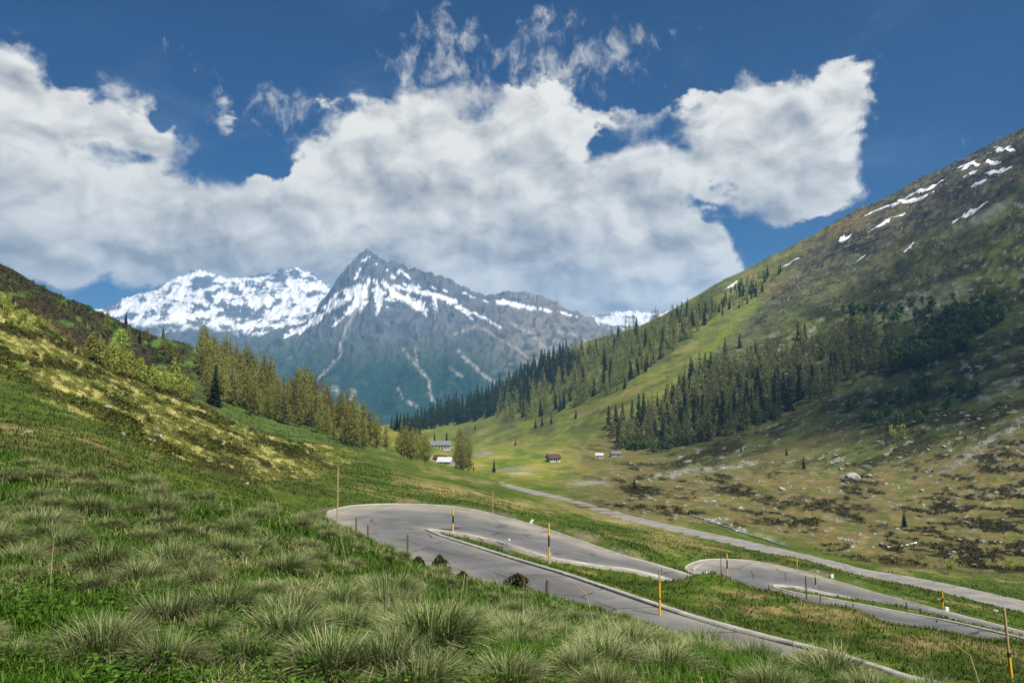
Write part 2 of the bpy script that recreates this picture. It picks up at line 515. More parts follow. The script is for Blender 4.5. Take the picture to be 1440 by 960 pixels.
class Sheet:
    """a height field over (x/y, ln y): rows and columns get finer towards the camera"""
    def __init__(s, pts, A, L, AK, LK, c=0.35):
        s.A, s.L = A, L
        qa, ql = pts[:, 0] * AK, pts[:, 1] * LK
        K = np.sqrt((qa[:, None] - qa) ** 2 + (ql[:, None] - ql) ** 2 + c * c)
        n = len(pts)
        M = np.zeros((n + 3, n + 3))
        M[:n, :n] = K - np.eye(n) * 0.01
        Q = np.stack([np.ones(n), qa, ql], 1)
        M[:n, n:] = Q
        M[n:, :n] = Q.T
        w = np.linalg.solve(M, np.concatenate([pts[:, 2], np.zeros(3)]))
        # coarse evaluation, then bilinear refinement
        Ac = np.linspace(A[0], A[-1], 330)
        Lc = np.linspace(L[0], L[-1], 420)
        ga, gl = np.meshgrid(Ac * AK, Lc * LK)
        T = w[n] + w[n + 1] * ga + w[n + 2] * gl
        for i in range(n):
            T += w[i] * np.sqrt((ga - qa[i]) ** 2 + (gl - ql[i]) ** 2 + c * c)
        fi = np.clip((A - Ac[0]) / (Ac[1] - Ac[0]), 0, 328.999)
        i0 = fi.astype(int)
        f = fi - i0
        T = T[:, i0] * (1 - f) + T[:, i0 + 1] * f
        fj = np.clip((L - Lc[0]) / (Lc[1] - Lc[0]), 0, 418.999)
        j0 = fj.astype(int)
        f = (fj - j0)[:, None]
        T = T[j0] * (1 - f) + T[j0 + 1] * f
        s.d = np.exp(L)
        s.X = A[None, :] * s.d[:, None]
        s.Y = np.repeat(s.d[:, None], len(A), 1)
        s.Z = T * s.d[:, None]

    def done(s):
        s.T = s.Z / s.d[:, None]
        s.PX, s.PY = pix(np.repeat(s.A[None, :], len(s.L), 0), s.T)

    def z(s, x, y):
        x, y = np.asarray(x, float), np.asarray(y, float)
        a, l = x / y, np.log(y)
        i = np.clip(np.searchsorted(s.A, a) - 1, 0, len(s.A) - 2)
        f = np.clip((a - s.A[i]) / (s.A[i + 1] - s.A[i]), 0, 1)
        j = np.clip(np.searchsorted(s.L, l) - 1, 0, len(s.L) - 2)
        g = np.clip((l - s.L[j]) / (s.L[j + 1] - s.L[j]), 0, 1)
        T = s.T
        t = (T[j, i] * (1 - f) + T[j, i + 1] * f) * (1 - g) + (T[j + 1, i] * (1 - f) + T[j + 1, i + 1] * f) * g
        return t * y

    def pt(s, x, y, lift=0.0):
        return Vector((float(x), float(y), float(s.z(x, y)) + lift))

    def hit(s, px, py, dmin=3.0, dmax=1e9):
        """first ground point seen at a pixel beyond dmin, or None"""
        a, t = ray(px, py)
        i = int(np.clip(np.searchsorted(s.A, a), 1, len(s.A) - 1))
        col = s.T[:, i]
        ok = (s.d >= dmin) & (s.d <= dmax) & (col >= t)
        j = int(np.argmax(ok))
        if not ok[j]:
            return None
        if j > 0 and s.d[j - 1] >= dmin and col[j] > col[j - 1]:
            f = float(np.clip((t - col[j - 1]) / (col[j] - col[j - 1]), 0, 1))
            d = s.d[j - 1] * (1 - f) + s.d[j] * f
        else:
            d = s.d[j]
        return s.pt(a * d, d)

    def mesh(s, name, C):
        nr, nc = s.Z.shape
        V = np.stack([s.X, s.Y, s.Z], -1).reshape(-1, 3)
        r, c = np.meshgrid(np.arange(nr - 1), np.arange(nc - 1), indexing='ij')
        q = (r * nc + c).ravel()
        Fc = np.stack([q, q + 1, q + nc + 1, q + nc], 1)
        return np_mesh(name, V, [Fc], color=C.reshape(-1, 3), smooth=True)


A0 = np.concatenate([np.linspace(-2.2, -0.76, 80)[:-1], np.arange(-0.76, 0.80, 0.0024), np.linspace(0.80, 2.2, 76)])
_l = math.log
L0 = np.concatenate([np.linspace(_l(.7), _l(3), 70)[:-1], np.linspace(_l(3), _l(420), 620)[:-1], np.linspace(_l(420), _l(1780), 560)[:-1], np.linspace(_l(1780), _l(2600), 45)])
land = Sheet(ctrl_points(CTRL), A0, L0, 11.3, LK)

# ------------------------------------------------------------------ roads: paired edge points (pixel, pixel, distance)
ROAD_A = [   # near leg -> hairpin -> second leg.   (island side) , (outer side or None = offset by 6.2 m)
    ((1560, 1010, 19.0), 6.0), ((1300, 958, 23.0), 6.0), ((1240, 940, 24.5), 6.0), ((1180, 921, 26.2), 6.0), ((1100, 901, 28.6), 6.0), ((1020, 880, 31.0), 6.0),
    ((960, 862, 33.2), 6.0), ((900, 842, 36.5), 6.0), ((850, 825, 40.0), 6.0), ((800, 808, 44.0), 6.0), ((760, 796, 48.0), 6.0), ((720, 784, 53.5), 6.0), ((660, 765, 61.0), 6.0), ((625, 754, 66.5), 6.5),
    ((608, 747.5, 70.0), 7.6),
]
ROAD_A_OUT = [  # inner, outer pairs round the hairpin and along the second leg
    ((603, 745.5, 71.0), (478, 738, 73.0)), ((602, 745, 71.5), (458, 722, 80.5)), ((603, 744.6, 72.0), (487, 712.5, 86.0)), ((605, 745, 72.4), (523, 709.3, 89.0)),
    ((610, 745.6, 72.5), (573, 708.7, 90.0)), ((622, 747, 72.2), (627, 711.5, 88.3)), ((653, 751.5, 71.0), (673, 718, 85.8)), ((693, 760, 68.9), (705, 726.5, 83.0)), ((723, 769, 66.0), (740, 735, 80.3)),
    ((773, 784.5, 63.2), (807, 757, 73.8)), ((840, 796, 61.6), (873, 780, 68.4)), ((890, 802.5, 60.6), (920, 793, 66.0)), ((950, 819, 60.0), (974, 810, 64.2)),
    ((1010, 846, 58.8), (1036, 836, 63.2)), ((1100, 884, 56.4), (1130, 871, 60.8)), ((1200, 926, 53.4), (1236, 909, 57.8)), ((1300, 972, 50.4), (1342, 950, 54.6)),
]
ROAD_B = [
    ((1560, 930, 56.0), 4.8), ((1440, 898, 62.3), 4.8), ((1343, 875, 68.0), 4.8), ((1293, 865.5, 71.0), 4.8), ((1227, 853, 74.5), 4.8), ((1160, 840.5, 78.5), 4.8), ((1115, 832.5, 81.5), 5.2),
]
ROAD_B_OUT = [
    ((1093, 827, 83.6), (1015, 824, 82.5)), ((1089, 824.5, 84.4), (970, 806, 89.0)), ((1090, 823.5, 84.8), (963, 797.5, 93.0)), ((1092, 823, 85.0), (980, 789, 97.5)), ((1096, 823.4, 85.2), (1003, 786.2, 99.4)),
    ((1105, 824, 85.3), (1043, 787.2, 99.5)), ((1127, 827, 84.8), (1077, 792, 98.0)), ((1160, 834, 83.4), (1118, 800.5, 95.2)), ((1195, 841, 82.0), (1155, 811, 92.0)), ((1227, 848, 80.8), (1200, 824, 88.6)),
    ((1293, 861.5, 78.6), (1268, 843.5, 84.0)), ((1343, 871.5, 76.8), (1320, 857, 80.5)), ((1440, 898, 71.0), (1440, 888, 75.2)), ((1560, 930, 64.0), (1570, 922, 68.0)),
]
ROAD_C = [(1700, 905, 80), (1570, 879, 89), (1440, 852, 102.7), (1327, 826, 117), (1260, 812.5, 126), (1193, 801, 135), (1160, 791.5, 142), (1093, 775, 159), (1027, 759.5, 177), (960, 745, 198), (920, 736.5, 214),
          (873, 725, 235), (823, 710.5, 266), (773, 697, 302), (723, 685, 344), (690, 675.5, 378), (667, 668.5, 412), (652, 664, 440), (640, 661.5, 470), (632, 659, 500)]


def catmull(Q, n=6):
    Q = np.asarray(Q, float)
    E = np.concatenate([[2 * Q[0] - Q[1]], Q, [2 * Q[-1] - Q[-2]]])
    o = []
    for i in range(1, len(E) - 2):
        p0, p1, p2, p3 = E[i - 1:i + 3]
        for k in range(n):
            t = k / n
            o.append(0.5 * (2 * p1 + (p2 - p0) * t + (2 * p0 - 5 * p1 + 4 * p2 - p3) * t * t + (3 * p1 - p0 - 3 * p2 + p3) * t ** 3))
    o.append(E[-2])
    return np.array(o)


def two_edges(first, second):
    inner, outer = [], []
    pts = [P(*p) for p, w in first]
    for i, (p, w) in enumerate(first):
        a, c = pts[max(i - 1, 0)], pts[min(i + 1, len(pts) - 1)]
        t = Vector((c.x - a.x, c.y - a.y)).normalized()
        nrm = Vector((-t.y, t.x))                     # to the camera side
        if nrm.dot(Vector((-0.85, -0.5))) < 0:
            nrm = -nrm
        q = pts[i]
        inner.append(q)
        outer.append(Vector((q.x + nrm.x * w, q.y + nrm.y * w, q.z - 0.05)))
    for pi, po in second:
        inner.append(P(*pi))
        outer.append(P(*po))
    return catmull(inner), catmull(outer)


RA = two_edges(ROAD_A, ROAD_A_OUT)
RB = two_edges(ROAD_B, ROAD_B_OUT)
cc = catmull([P(*p) for p in ROAD_C])
tg = np.gradient(cc[:, :2], axis=0)
tg /= np.linalg.norm(tg, axis=1)[:, None]
nr_ = np.stack([-tg[:, 1], tg[:, 0], np.zeros(len(tg))], 1)
RC = (cc + nr_ * 3.0, cc - nr_ * 3.0)


FR = np.linspace(0, 1, 9)


def road_field(X, Y):
    """distance outside the nearest road edge and the height of the road there"""
    best = np.full(X.shape, 1e9)
    num = np.zeros(X.shape)
    den = np.zeros(X.shape)
    for inn, outr in (RA, RB, RC):
        inn, outr = inn[::2], outr[::2]
        hw = np.linalg.norm((inn - outr)[:, :2], axis=1) / 2
        for i in range(len(inn)):
            m = (inn[i] + outr[i]) / 2
            R2 = hw[i] + 9.0
            bx = (X > m[0] - R2) & (X < m[0] + R2) & (Y > m[1] - R2) & (Y < m[1] + R2)
            if not bx.any():
                continue
            jj, ii = np.nonzero(bx)
            j0, j1, i0, i1 = jj.min(), jj.max() + 1, ii.min(), ii.max() + 1
            Xs, Ys = X[j0:j1, i0:i1], Y[j0:j1, i0:i1]
            bs, ns_, ds_ = best[j0:j1, i0:i1], num[j0:j1, i0:i1], den[j0:j1, i0:i1]
            for f in FR:
                p = inn[i] * (1 - f) + outr[i] * f
                dd = np.hypot(Xs - p[0], Ys - p[1])
                np.minimum(bs, dd - 2 * hw[i] * min(f, 1 - f), out=bs)
                w = 1.0 / (dd + 0.3) ** 6
                ns_ += w * p[2]
                ds_ += w
    return best, num / np.maximum(den, 1e-30)


jr = (land.d > 14) & (land.d < 560)
ir = (land.A > -0.45) & (land.A < 1.15)
sub = np.ix_(jr, ir)
rd_full = np.full(land.Z.shape, 1e9)
rz_full = np.zeros(land.Z.shape)
bd, bz = road_field(land.X[sub], land.Y[sub])
rd_full[sub] = bd
rz_full[sub] = bz
w_road = 1 - sst(rd_full, 0.4, 4.2)

# unevenness of the ground
X, Y, D = land.X, land.Y, land.Y
amp = np.zeros(X.shape)
for lam, k in ((1.1, .035), (3.2, .09), (9, .22), (28, .8), (80, 2.4), (220, 5.5)):
    fade = sst(D, lam * 2.2, lam * 7) * (1 - sst(D, lam * 260, lam * 700)) if lam > 1.2 else (1 - sst(D, 80, 200))
    amp += k * fade * perlin(X / lam + lam, Y / lam - lam, int(lam * 10))
rr = fbm(X / 95, Y / 95, 77, 5, 0.55, ridged=True)
steep = sst(X / Y, 0.2, 0.42) * sst(D, 480, 800)
amp += steep * (rr * 13.0 + 4.5 * fbm(X / 42, Y / 42, 83, 4, .6, ridged=True) + 2.6 * fbm(X / 17, Y / 17, 79, 4, .6))
amp += sst(-X / Y, 0.05, 0.2) * sst(D, 30, 120) * fbm(X / 14, Y / 14, 31, 4) * 0.8
land.Z = land.Z + amp * (1 - w_road)
land.Z = land.Z * (1 - w_road) + (rz_full - 0.05 - 0.20 * (1 - sst(rd_full, -.3, .5))) * w_road
land.done()

# ------------------------------------------------------------------ terrain colours (what grows where)
PX, PY = land.PX, land.PY
ld = np.log(D)
C = np.zeros(X.shape + (3,))
G_DARK, G_MID, G_BRI = (.036, .056, .009), (.060, .094, .012), (.105, .148, .016)
STRAW, OLIVE, HEATH, BROWN = (.215, .175, .070), (.085, .082, .026), (.028, .026, .011), (.058, .042, .024)
ROCK, GOLD = (.19, .195, .175), (.17, .125, .045)
n_a = fbm(X / 3.0, Y / 3.0, 3, 4)
n_b = fbm(X / 12.0, Y / 16.0, 5, 5)
n_c = fbm(X / 45.0, Y / 60.0, 9, 5)
C[:] = G_MID
lay(C, sst(n_b, -.1, .35) * .8, G_BRI)
lay(C, sst(n_a, .0, .35) * .5, G_DARK)
lay(C, sst(n_c + .5 * n_a, .12, .4) * sst(D, 25, 60) * .8, STRAW)
# near bank soil and moss
near = 1 - sst(D, 17, 26)
lay(C, near, (.046, .070, .010))
lay(C, near * sst(n_a, .05, .4) * .7, (.12, .095, .04))
# left slope: bands of yellow grass and dark heath
lu, lv = PX * .927 + PY * .375, -PX * .375 + PY * .927
band = fbm(lu / 120, lv / 17, 21, 5, .6)
fine = fbm(lu / 18, lv / 7, 23, 4, .6)
left = sst(-PX, -640, -520) * sst(D, 60, 95)
upper = left * (1 - sst(lv + 26 * band, 470 + 40 * sst(PX, 0, 400) - 110 * sst(PX, 250, 560), 500 + 40 * sst(PX, 0, 400) - 110 * sst(PX, 250, 560)))
lay(C, left * .8, G_MID)
lay(C, left * sst(band, -.1, .3) * .75, G_DARK)
lay(C, left * sst(fine + band, .2, .6) * .5, (.12, .12, .035))
lay(C, upper, (.115, .120, .022))
lay(C, upper * sst(band + .5 * fine, -.10, .06), (.042, .044, .008))
lay(C, upper * sst(fine - .5 * band, .10, .28) * .95, (.36, .33, .11))
lay(C, upper * sst(fbm(lu / 40, lv / 12, 27, 4), .18, .4) * .8, (.10, .145, .02))
behind = sst(D, 232, 250) * (1 - sst(PX, 400, 560)) * (1 - sst(D, 900, 1200))
nh = fbm(PX / 26, PY / 14, 29, 5, .6)
lay(C, behind, (.040, .034, .018))
lay(C, behind * sst(nh, -.02, .16) * .85, (.055, .06, .018))
lay(C, behind * sst(fbm(PX / 30, PY / 14, 33, 4), .12, .3) * sst(PY, 395, 425), (.075, .14, .022))
lay(C, behind * sst(PX, 230, 330), (.07, .11, .022))
lay(C, blob(PX, PY, 95, 470, 80, 7, 38) * sst(D, 150, 180), (.085, .060, .034))
# valley meadows
mead = sst(PX, 470, 620) * (1 - sst(PX, 880, 1000)) * sst(D, 330, 460)
nm = fbm(PX / 55, PY / 11, 41, 5, .55)
lay(C, mead, (.160, .178, .024))
lay(C, mead * sst(nm, .0, .22) * .85, (.26, .225, .06))
lay(C, mead * sst(-nm, .08, .3) * .8, (.060, .115, .020))
lay(C, mead * sst(fbm(PX / 8, PY / 4, 43, 3), .25, .5) * .5, (.27, .25, .17))
for (cx, cy, rx, ry) in ((680, 607, 40, 5), (725, 647, 26, 3), (830, 612, 30, 8)):
    lay(C, blob(PX, PY, cx, cy, rx, ry) * sst(D, 450, 520) * .8, (.060, .155, .018))
for (cx, cy, rx, ry, c) in ((675, 637, 18, 3, ROCK), (722, 660, 26, 2, ROCK), (618, 645, 24, 5, (.2, .17, .11)), (728, 666, 18, 2, (.34, .31, .22))):
    lay(C, blob(PX, PY, cx, cy, rx, ry) * sst(D, 380, 430) * .9, c)
# verge grass between the roads: green with straw streaks
verge = sst(PX, 440, 520) * sst(D, 24, 34) * (1 - sst(D, 150 + 150 * (1 - sst(PX, 900, 1100)), 190 + 180 * (1 - sst(PX, 900, 1100))))
vb = fbm(PX / 95, (PY - .22 * PX) / 13, 51, 5, .6)
lay(C, verge * .85, (.052, .088, .010))
lay(C, verge * sst(vb, -.05, .2) * .45, (.088, .125, .015))
lay(C, verge * sst(vb + .5 * n_a, .16, .36) * .85, STRAW)
for (x0, y0, x1, y1, w) in ((560, 676, 960, 745, 9), (880, 728, 1010, 772, 9), (985, 845, 1240, 868, 8), (1040, 838, 1180, 868, 10), (1200, 885, 1440, 935, 12), (930, 755, 1010, 778, 9)):
    L_ = seg_dist(PX, PY, [(x0, y0), (x1, y1)])
    lay(C, verge * np.exp(-(L_ / w) ** 2) * sst(n_a + vb, -.25, .15) * .85, (.235, .195, .075))
# right flats beyond the valley road
ru, rv = PX * .93 + PY * .16, -PX * .10 + PY * .99
flat = sst(PX, 760, 880) * sst(D, 205 - 60 * sst(PX, 1000, 1300), 245 - 60 * sst(PX, 1000, 1300))
nf = fbm(ru / 60, rv / 12, 61, 5, .6)
nf2 = fbm(ru / 20, rv / 7, 63, 4, .6)
lay(C, flat, (.138, .114, .042))
lay(C, flat * sst(nf, .0, .3) * .7, (.075, .088, .024))
lay(C, flat * sst(nf + .6 * nf2 + .16 * sst(PX, 1180, 1380), .14, .3), HEATH)
lay(C, flat * sst(fbm(ru / 14, rv / 5, 65, 3), .26, .4) * .8, ROCK)
for (cx, cy, rx, ry) in ((1160, 712, 70, 9), (1040, 690, 55, 6), (1345, 776, 70, 13), (1240, 790, 80, 6), (1395, 802, 60, 8), (905, 690, 38, 8), (945, 716, 45, 4), (1400, 735, 60, 9), (1110, 735, 60, 5), (880, 712, 60, 3), (1300, 745, 50, 5)):
    lay(C, 1.5 * blob(PX, PY, cx, cy, rx, ry, 4) * flat * sst(nf2 + .5 * nf, -.30, .05), (.030, .028, .012))
lay(C, flat * sst(-nf - .4 * nf2, .16, .34) * .8, (.075, .105, .020))
lay(C, flat * sst(nf2 - .3 * nf, .16, .3) * .6, (.21, .17, .07))
# right slope
su, sv = PX * .9 - PY * .44, PX * .36 + PY * .93
slope = sst(PX + .25 * (PY - 640), 900, 960) * sst(D, 395, 470)
ns = fbm(su / 75, sv / 16, 71, 5, .6)
ns2 = fbm(su / 17, sv / 7, 73, 4, .6)
lay(C, slope, (.088, .104, .028))
lay(C, slope * sst(ns + .12 * sst(PX, 1150, 1300) * sst(PY, 540, 620), -.1, .15) * .9, (.036, .032, .013))
lay(C, slope * sst(-ns + .4 * ns2, .14, .34) * .8, (.058, .080, .020))
lay(C, slope * sst(ns2, .20, .36) * .8, (.26, .265, .225))
lay(C, blob(PX, PY, 1100, 640, 150, 18, -18) * slope * .8, (.11, .095, .035))
up = slope * sst(-PY - .55 * (PX - 900), -590, -520)
nu = fbm(su / 60, sv / 18, 81, 6, .62)
lay(C, up, (.072, .066, .036))
lay(C, up * sst(nu, -.05, .2) * .9, (.020, .020, .014))
lay(C, up * sst(-nu + .5 * ns2, .16, .36) * .8, (.105, .090, .040))
lay(C, up * sst(ns2, .2, .36) * .6, (.12, .125, .11))
ns3 = fbm(su / 26, sv / 5.5, 87, 6, .68)
ns4 = fbm(PX / 4.5, PY / 3.5, 89, 4, .65)
for (cx, cy, rx, ry, an, c, k) in ((1150, 415, 130, 22, -24, (.070, .092, .030), .9), (1360, 330, 70, 22, -24, (.068, .085, .028), .8), (1300, 425, 60, 16, -25, (.15, .16, .135), .7),
                                   (1235, 300, 60, 12, -22, GOLD, .8), (1140, 338, 80, 12, -26, (.19, .14, .045), .95), (1060, 372, 60, 9, -30, (.15, .115, .045), .8), (1390, 300, 50, 6, -30, (.15, .16, .14), .8),
                                   (1070, 410, 60, 12, -30, (.20, .16, .06), .9), (1240, 372, 90, 6, -28, (.14, .12, .055), .8), (1230, 405, 70, 12, -22, (.026, .028, .016), .85), (1350, 350, 100, 16, -26, (.036, .034, .02), .6)):
    lay(C, blob(PX, PY, cx, cy, rx, ry, an) * sst(D, 620, 700) * sst(nu + .5 * ns2, -.35, .0) * k, c)
lay(C, up * sst(ns3, .08, .26) * .75, (.016, .017, .011))
lay(C, up * sst(-ns3 + .3 * ns4, .12, .30) * .65, (.150, .135, .075))
lay(C, up * sst(ns4 + .3 * ns3, .26, .42) * .7, (.20, .205, .18))
lay(C, up * sst(-ns4, .2, .4) * .6, (.018, .022, .012))
# sunlit green ribbon and meadow on the spur
rib = np.exp(-(seg_dist(PX, PY, [(1060, 425), (1030, 455), (985, 508), (950, 545), (900, 570)]) / 11) ** 2) * sst(D, 650, 720)
lay(C, rib * .95, (.125, .165, .022))
spur = sst(PX, 560, 640) * (1 - sst(PX + .9 * (PY - 450), 1000, 1060)) * sst(D, 640, 800)
nsp = fbm(su / 50, sv / 14, 91, 5, .6)
lay(C, spur * (1 - rib), (.125, .150, .026))
lay(C, spur * sst(nsp, -.05, .2) * .8 * (1 - rib), (.070, .072, .026))
lay(C, spur * sst(-nsp, .1, .3) * .8, (.20, .165, .06))
# grass slope under the right forest
low = np.exp(-(seg_dist(PX, PY, [(830, 655), (900, 640), (1000, 612), (1100, 580), (1230, 520)]) / 10) ** 2) * sst(D, 420, 500)
lay(C, low * .7, (.13, .125, .035))
# shingle and bare ground
for (x0, y0, x1, y1, w) in ((925, 668, 1058, 652, 4), (800, 682, 850, 676, 4), (985, 726, 1105, 766, 3.5), (1380, 560, 1440, 535, 7), (1330, 660, 1440, 590, 6)):
    L_ = seg_dist(PX, PY, [(x0, y0), (x1, y1)])
    lay(C, np.exp(-(L_ / w) ** 2) * sst(D, 170, 210) * sst(nf2 + ns2, -.25, .25) * .8, (.25, .245, .21))
lay(C, sst(.7 - rd_full, 0, .6) * sst(n_a, -.2, .3) * .7, (.16, .145, .10))
LANDC = C
M_GROUND = mat('ground_cover', attr='tint', rough=0.95, spec=0.1, var=0.32, nscale=0.9, bump=0.9, bscale=2.3, broad=0.13)
o_land = obj('terrain', land.mesh('terrain', C), M_GROUND)
tag(o_land, 'grassy valley ground with the near bank, both slopes and the meadows', kind='structure')

# ------------------------------------------------------------------ far mountains
MCTRL = {  # bearing column -> (row, distance)
    -100: [(700, 2900), (620, 4500), (540, 6500), (480, 8200), (470, 8800), (490, 9900)],
    100: [(700, 2900), (610, 4500), (530, 6500), (470, 8000), (448, 8800), (470, 9900)],
    160: [(690, 2900), (600, 4500), (510, 6300), (455, 7800), (428, 8600), (450, 9600)],
    220: [(690, 2900), (590, 4400), (505, 5900), (455, 7300), (420, 8300), (409, 8700), (440, 9700)],
    250: [(690, 2900), (590, 4400), (500, 5800), (450, 7200), (410, 8300), (394, 8700), (440, 9700)],
    285: [(690, 2900), (590, 4300), (505, 5600), (455, 7100), (405, 8300), (383, 8700), (430, 9700)],
    330: [(690, 2900), (600, 4100), (515, 5400), (462, 6900), (415, 8200), (391, 8700), (430, 9700)],
    400: [(690, 2900), (610, 3900), (535, 4900), (478, 5800), (462, 6600), (430, 7700), (384, 8700), (430, 9700)],
    440: [(680, 3000), (590, 4200), (515, 5000), (462, 5700), (448, 6100), (446, 6700), (432, 7600), (386, 8650), (430, 9700)],
    475: [(650, 3300), (580, 4150), (505, 5000), (440, 5600), (402, 5850), (420, 6200), (440, 7000), (420, 8600), (450, 9700)],
    500: [(650, 3300), (580, 4100), (500, 5000), (430, 5600), (370, 5950), (400, 6300), (450, 7200), (470, 9700)],
    522: [(650, 3300), (580, 4050), (500, 4950), (430, 5550), (357, 6000), (380, 6350), (450, 7200), (480, 9700)],
    545: [(650, 3300), (580, 4000), (500, 4900), (430, 5500), (367, 5960), (400, 6300), (450, 7200)],
    590: [(650, 3300), (580, 3950), (500, 4850), (430, 5450), (383, 5900), (410, 6300), (460, 7200)],
    640: [(650, 3250), (580, 3900), (500, 4700), (450, 5250), (403, 5800), (430, 6200), (480, 9700)],
    700: [(640, 3250), (570, 3950), (500, 4600), (450, 5100), (418, 5600), (440, 6100), (480, 9700)],
    735: [(640, 3250), (560, 4000), (500, 4500), (450, 5000), (416, 5500), (440, 6000)],
    775: [(630, 3300), (560, 4000), (500, 4500), (455, 5000), (426, 5450), (450, 6000), (480, 9700)],
    830: [(610, 3400), (550, 4000), (500, 4500), (449, 5200), (475, 5800), (470, 7000), (450, 8800), (470, 9900)],
    880: [(610, 3400), (560, 4000), (510, 4700), (480, 5500), (470, 7000), (442, 8800), (460, 9900)],
    950: [(610, 3400), (560, 4200), (520, 5000), (480, 7000), (444, 8800), (460, 9900)],
    1200: [(610, 3400), (560, 4200), (520, 5000), (480, 7000), (460, 8800), (470, 9900)],
}
MA = np.concatenate([np.linspace(-1.1, -0.55, 40)[:-1], np.arange(-0.55, 0.21, 0.00125), np.linspace(0.21, 0.8, 40)])
ML = np.linspace(math.log(2850), math.log(9900), 560)
mts = Sheet(ctrl_points(MCTRL), MA, ML, 15.0, 9.0, c=0.25)
X, Y, D = mts.X, mts.Y, mts.Y
wx = X + 160 * fbm(X / 700, Y / 700, 101, 3)
wy = Y + 160 * fbm(X / 700, Y / 700, 103, 3)
rg1 = fbm(wx / 520, wy / 1150, 105, 6, .55, ridged=True)
rg2 = fbm(wx / 170 + wy / 900, wy / 520, 107, 5, .6, ridged=True)
rg3 = fbm(wx / 60, wy / 120, 109, 4, .6)
mts.done()
high = 1 - sst(mts.PY, 380, 560)
rg4 = fbm(wx / 120, wy / 190, 131, 5, .62, ridged=True)
mts.Z = mts.Z + rg4 * (9 + 11 * high) + rg1 * (70 + 30 * high) + rg2 * (26 + 22 * high) + rg3 * (10 + 20 * high) - 62
mts.done()
PX, PY = mts.PX, mts.PY
gz = np.gradient(mts.Z, axis=0) / np.gradient(mts.Y, axis=0)
gx = np.gradient(mts.Z, axis=1) / np.maximum(np.gradient(mts.X, axis=1), 1e-3)
slope_m = np.hypot(gz, gx)
C = np.zeros(X.shape + (3,))
C[:] = (.078, .086, .102)
n1 = fbm(X / 240, Y / 240, 111, 6, .6)
n2 = fbm(PX / 16, PY / 9, 113, 5, .6)
n3 = fbm(PX / 7, PY / 5, 115, 3, .6)
strata = fbm(PX / 60, (PY + 6 * n2) / 5, 117, 4, .6)
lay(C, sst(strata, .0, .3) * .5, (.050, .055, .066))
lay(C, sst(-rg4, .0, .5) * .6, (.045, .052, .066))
lay(C, sst(rg4, .35, .6) * .5, (.150, .150, .150))
lay(C, sst(n2, .1, .4) * .4, (.16, .15, .13))
# alpine grass, then forest towards the foot
veg = sst(PY + 22 * n1 + 8 * n2 - 12 * rg1, 448, 500)
lay(C, veg * .85, (.040, .060, .034))
forest = sst(PY + 24 * n1 + 10 * n2 + 10 * rg2, 495, 540)
forest *= 1 - .8 * sst(-PX, -440, -330)
lay(C, forest, (.010, .036, .026))
lay(C, forest * sst(n3, .05, .35) * .5, (.032, .056, .022))
lay(C, sst(n1 + .5 * n2, .22, .42) * sst(PY, 455, 490) * (1 - forest * .6) * .5, (.15, .14, .10))
lay(C, sst(PX, 650, 760) * sst(n2 + .4 * rg2, -.05, .3) * (1 - sst(PY, 520, 570)) * .7, (.20, .185, .16))
# screes and avalanche tracks
for pts, w in (([(527, 387), (515, 415), (500, 437), (488, 458), (480, 483), (478, 500), (462, 518), (445, 535)], 2.2), ([(568, 490), (576, 503), (587, 515), (597, 526), (604, 536), (605, 552), (611, 566), (614, 572)], 2.6), ([(583, 480), (585, 498), (588, 512)], 1.8),
               ([(646, 494), (660, 508), (674, 521), (684, 530), (696, 536)], 3.0), ([(640, 470), (672, 458), (700, 475), (730, 492), (745, 505)], 1.6), ([(720, 455), (750, 470), (768, 490), (775, 505)], 3.0), ([(783, 470), (775, 485), (773, 505)], 2.2),
               ([(783, 466), (805, 470), (825, 480)], 2.0), ([(610, 425), (612, 450)], 1.6), ([(560, 545), (566, 560)], 2), ([(632, 515), (650, 530)], 2.4), ([(498, 550), (492, 562)], 4), ([(470, 545), (476, 552)], 5), ([(575, 565), (585, 570)], 3)):
    L_ = seg_dist(PX + 5 * n3 + 3 * n2, PY + 3 * n2, pts)
    lay(C, np.exp(-(L_ / (w * .8)) ** 2) * sst(n3 + .6 * n2, -.5, .1) * sst(PY, 395, 415) * .85, (.33, .31, .27))
# snow: fields on the broad massif, gullies on the peak
near_m = 1 - sst(D, 6350, 6600)
far_m = 1 - near_m
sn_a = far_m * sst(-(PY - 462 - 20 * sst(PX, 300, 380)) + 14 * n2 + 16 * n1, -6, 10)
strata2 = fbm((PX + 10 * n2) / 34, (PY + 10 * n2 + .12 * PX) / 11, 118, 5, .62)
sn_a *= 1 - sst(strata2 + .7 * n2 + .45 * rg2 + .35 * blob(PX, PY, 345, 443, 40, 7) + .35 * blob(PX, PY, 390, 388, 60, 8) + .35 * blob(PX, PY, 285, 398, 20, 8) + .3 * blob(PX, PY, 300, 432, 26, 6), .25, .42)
fan = np.arctan2(PX - 520, np.maximum(PY - 345, 2))
fr = np.hypot(PX - 520, PY - 345)
nfan = fbm(fan * 11, fr / 34, 119, 6, .68)
sn_b = near_m * (1.0 * blob(PX, PY, 518, 420, 40, 24, 4) + .75 * blob(PX, PY, 590, 420, 55, 15, 10) + .62 * blob(PX, PY, 462, 440, 40, 15, -30) + .62 * blob(PX, PY, 728, 430, 42, 5, 13) + .6 * blob(PX, PY, 562, 386, 20, 7, 28) + .55 * blob(PX, PY, 425, 462, 34, 11, -22)
                 + .55 * blob(PX, PY, 650, 430, 55, 10, 22) + .4 * blob(PX, PY, 800, 444, 30, 5, 20) + .45 * blob(PX, PY, 500, 395, 10, 18, 40))
rb = fbm(wx / 120 + .35 * wy / 120, wy / 210, 121, 5, .62, ridged=True)
qx, qy = PX + 4 * n3 + 5 * n2, PY + 3 * n3
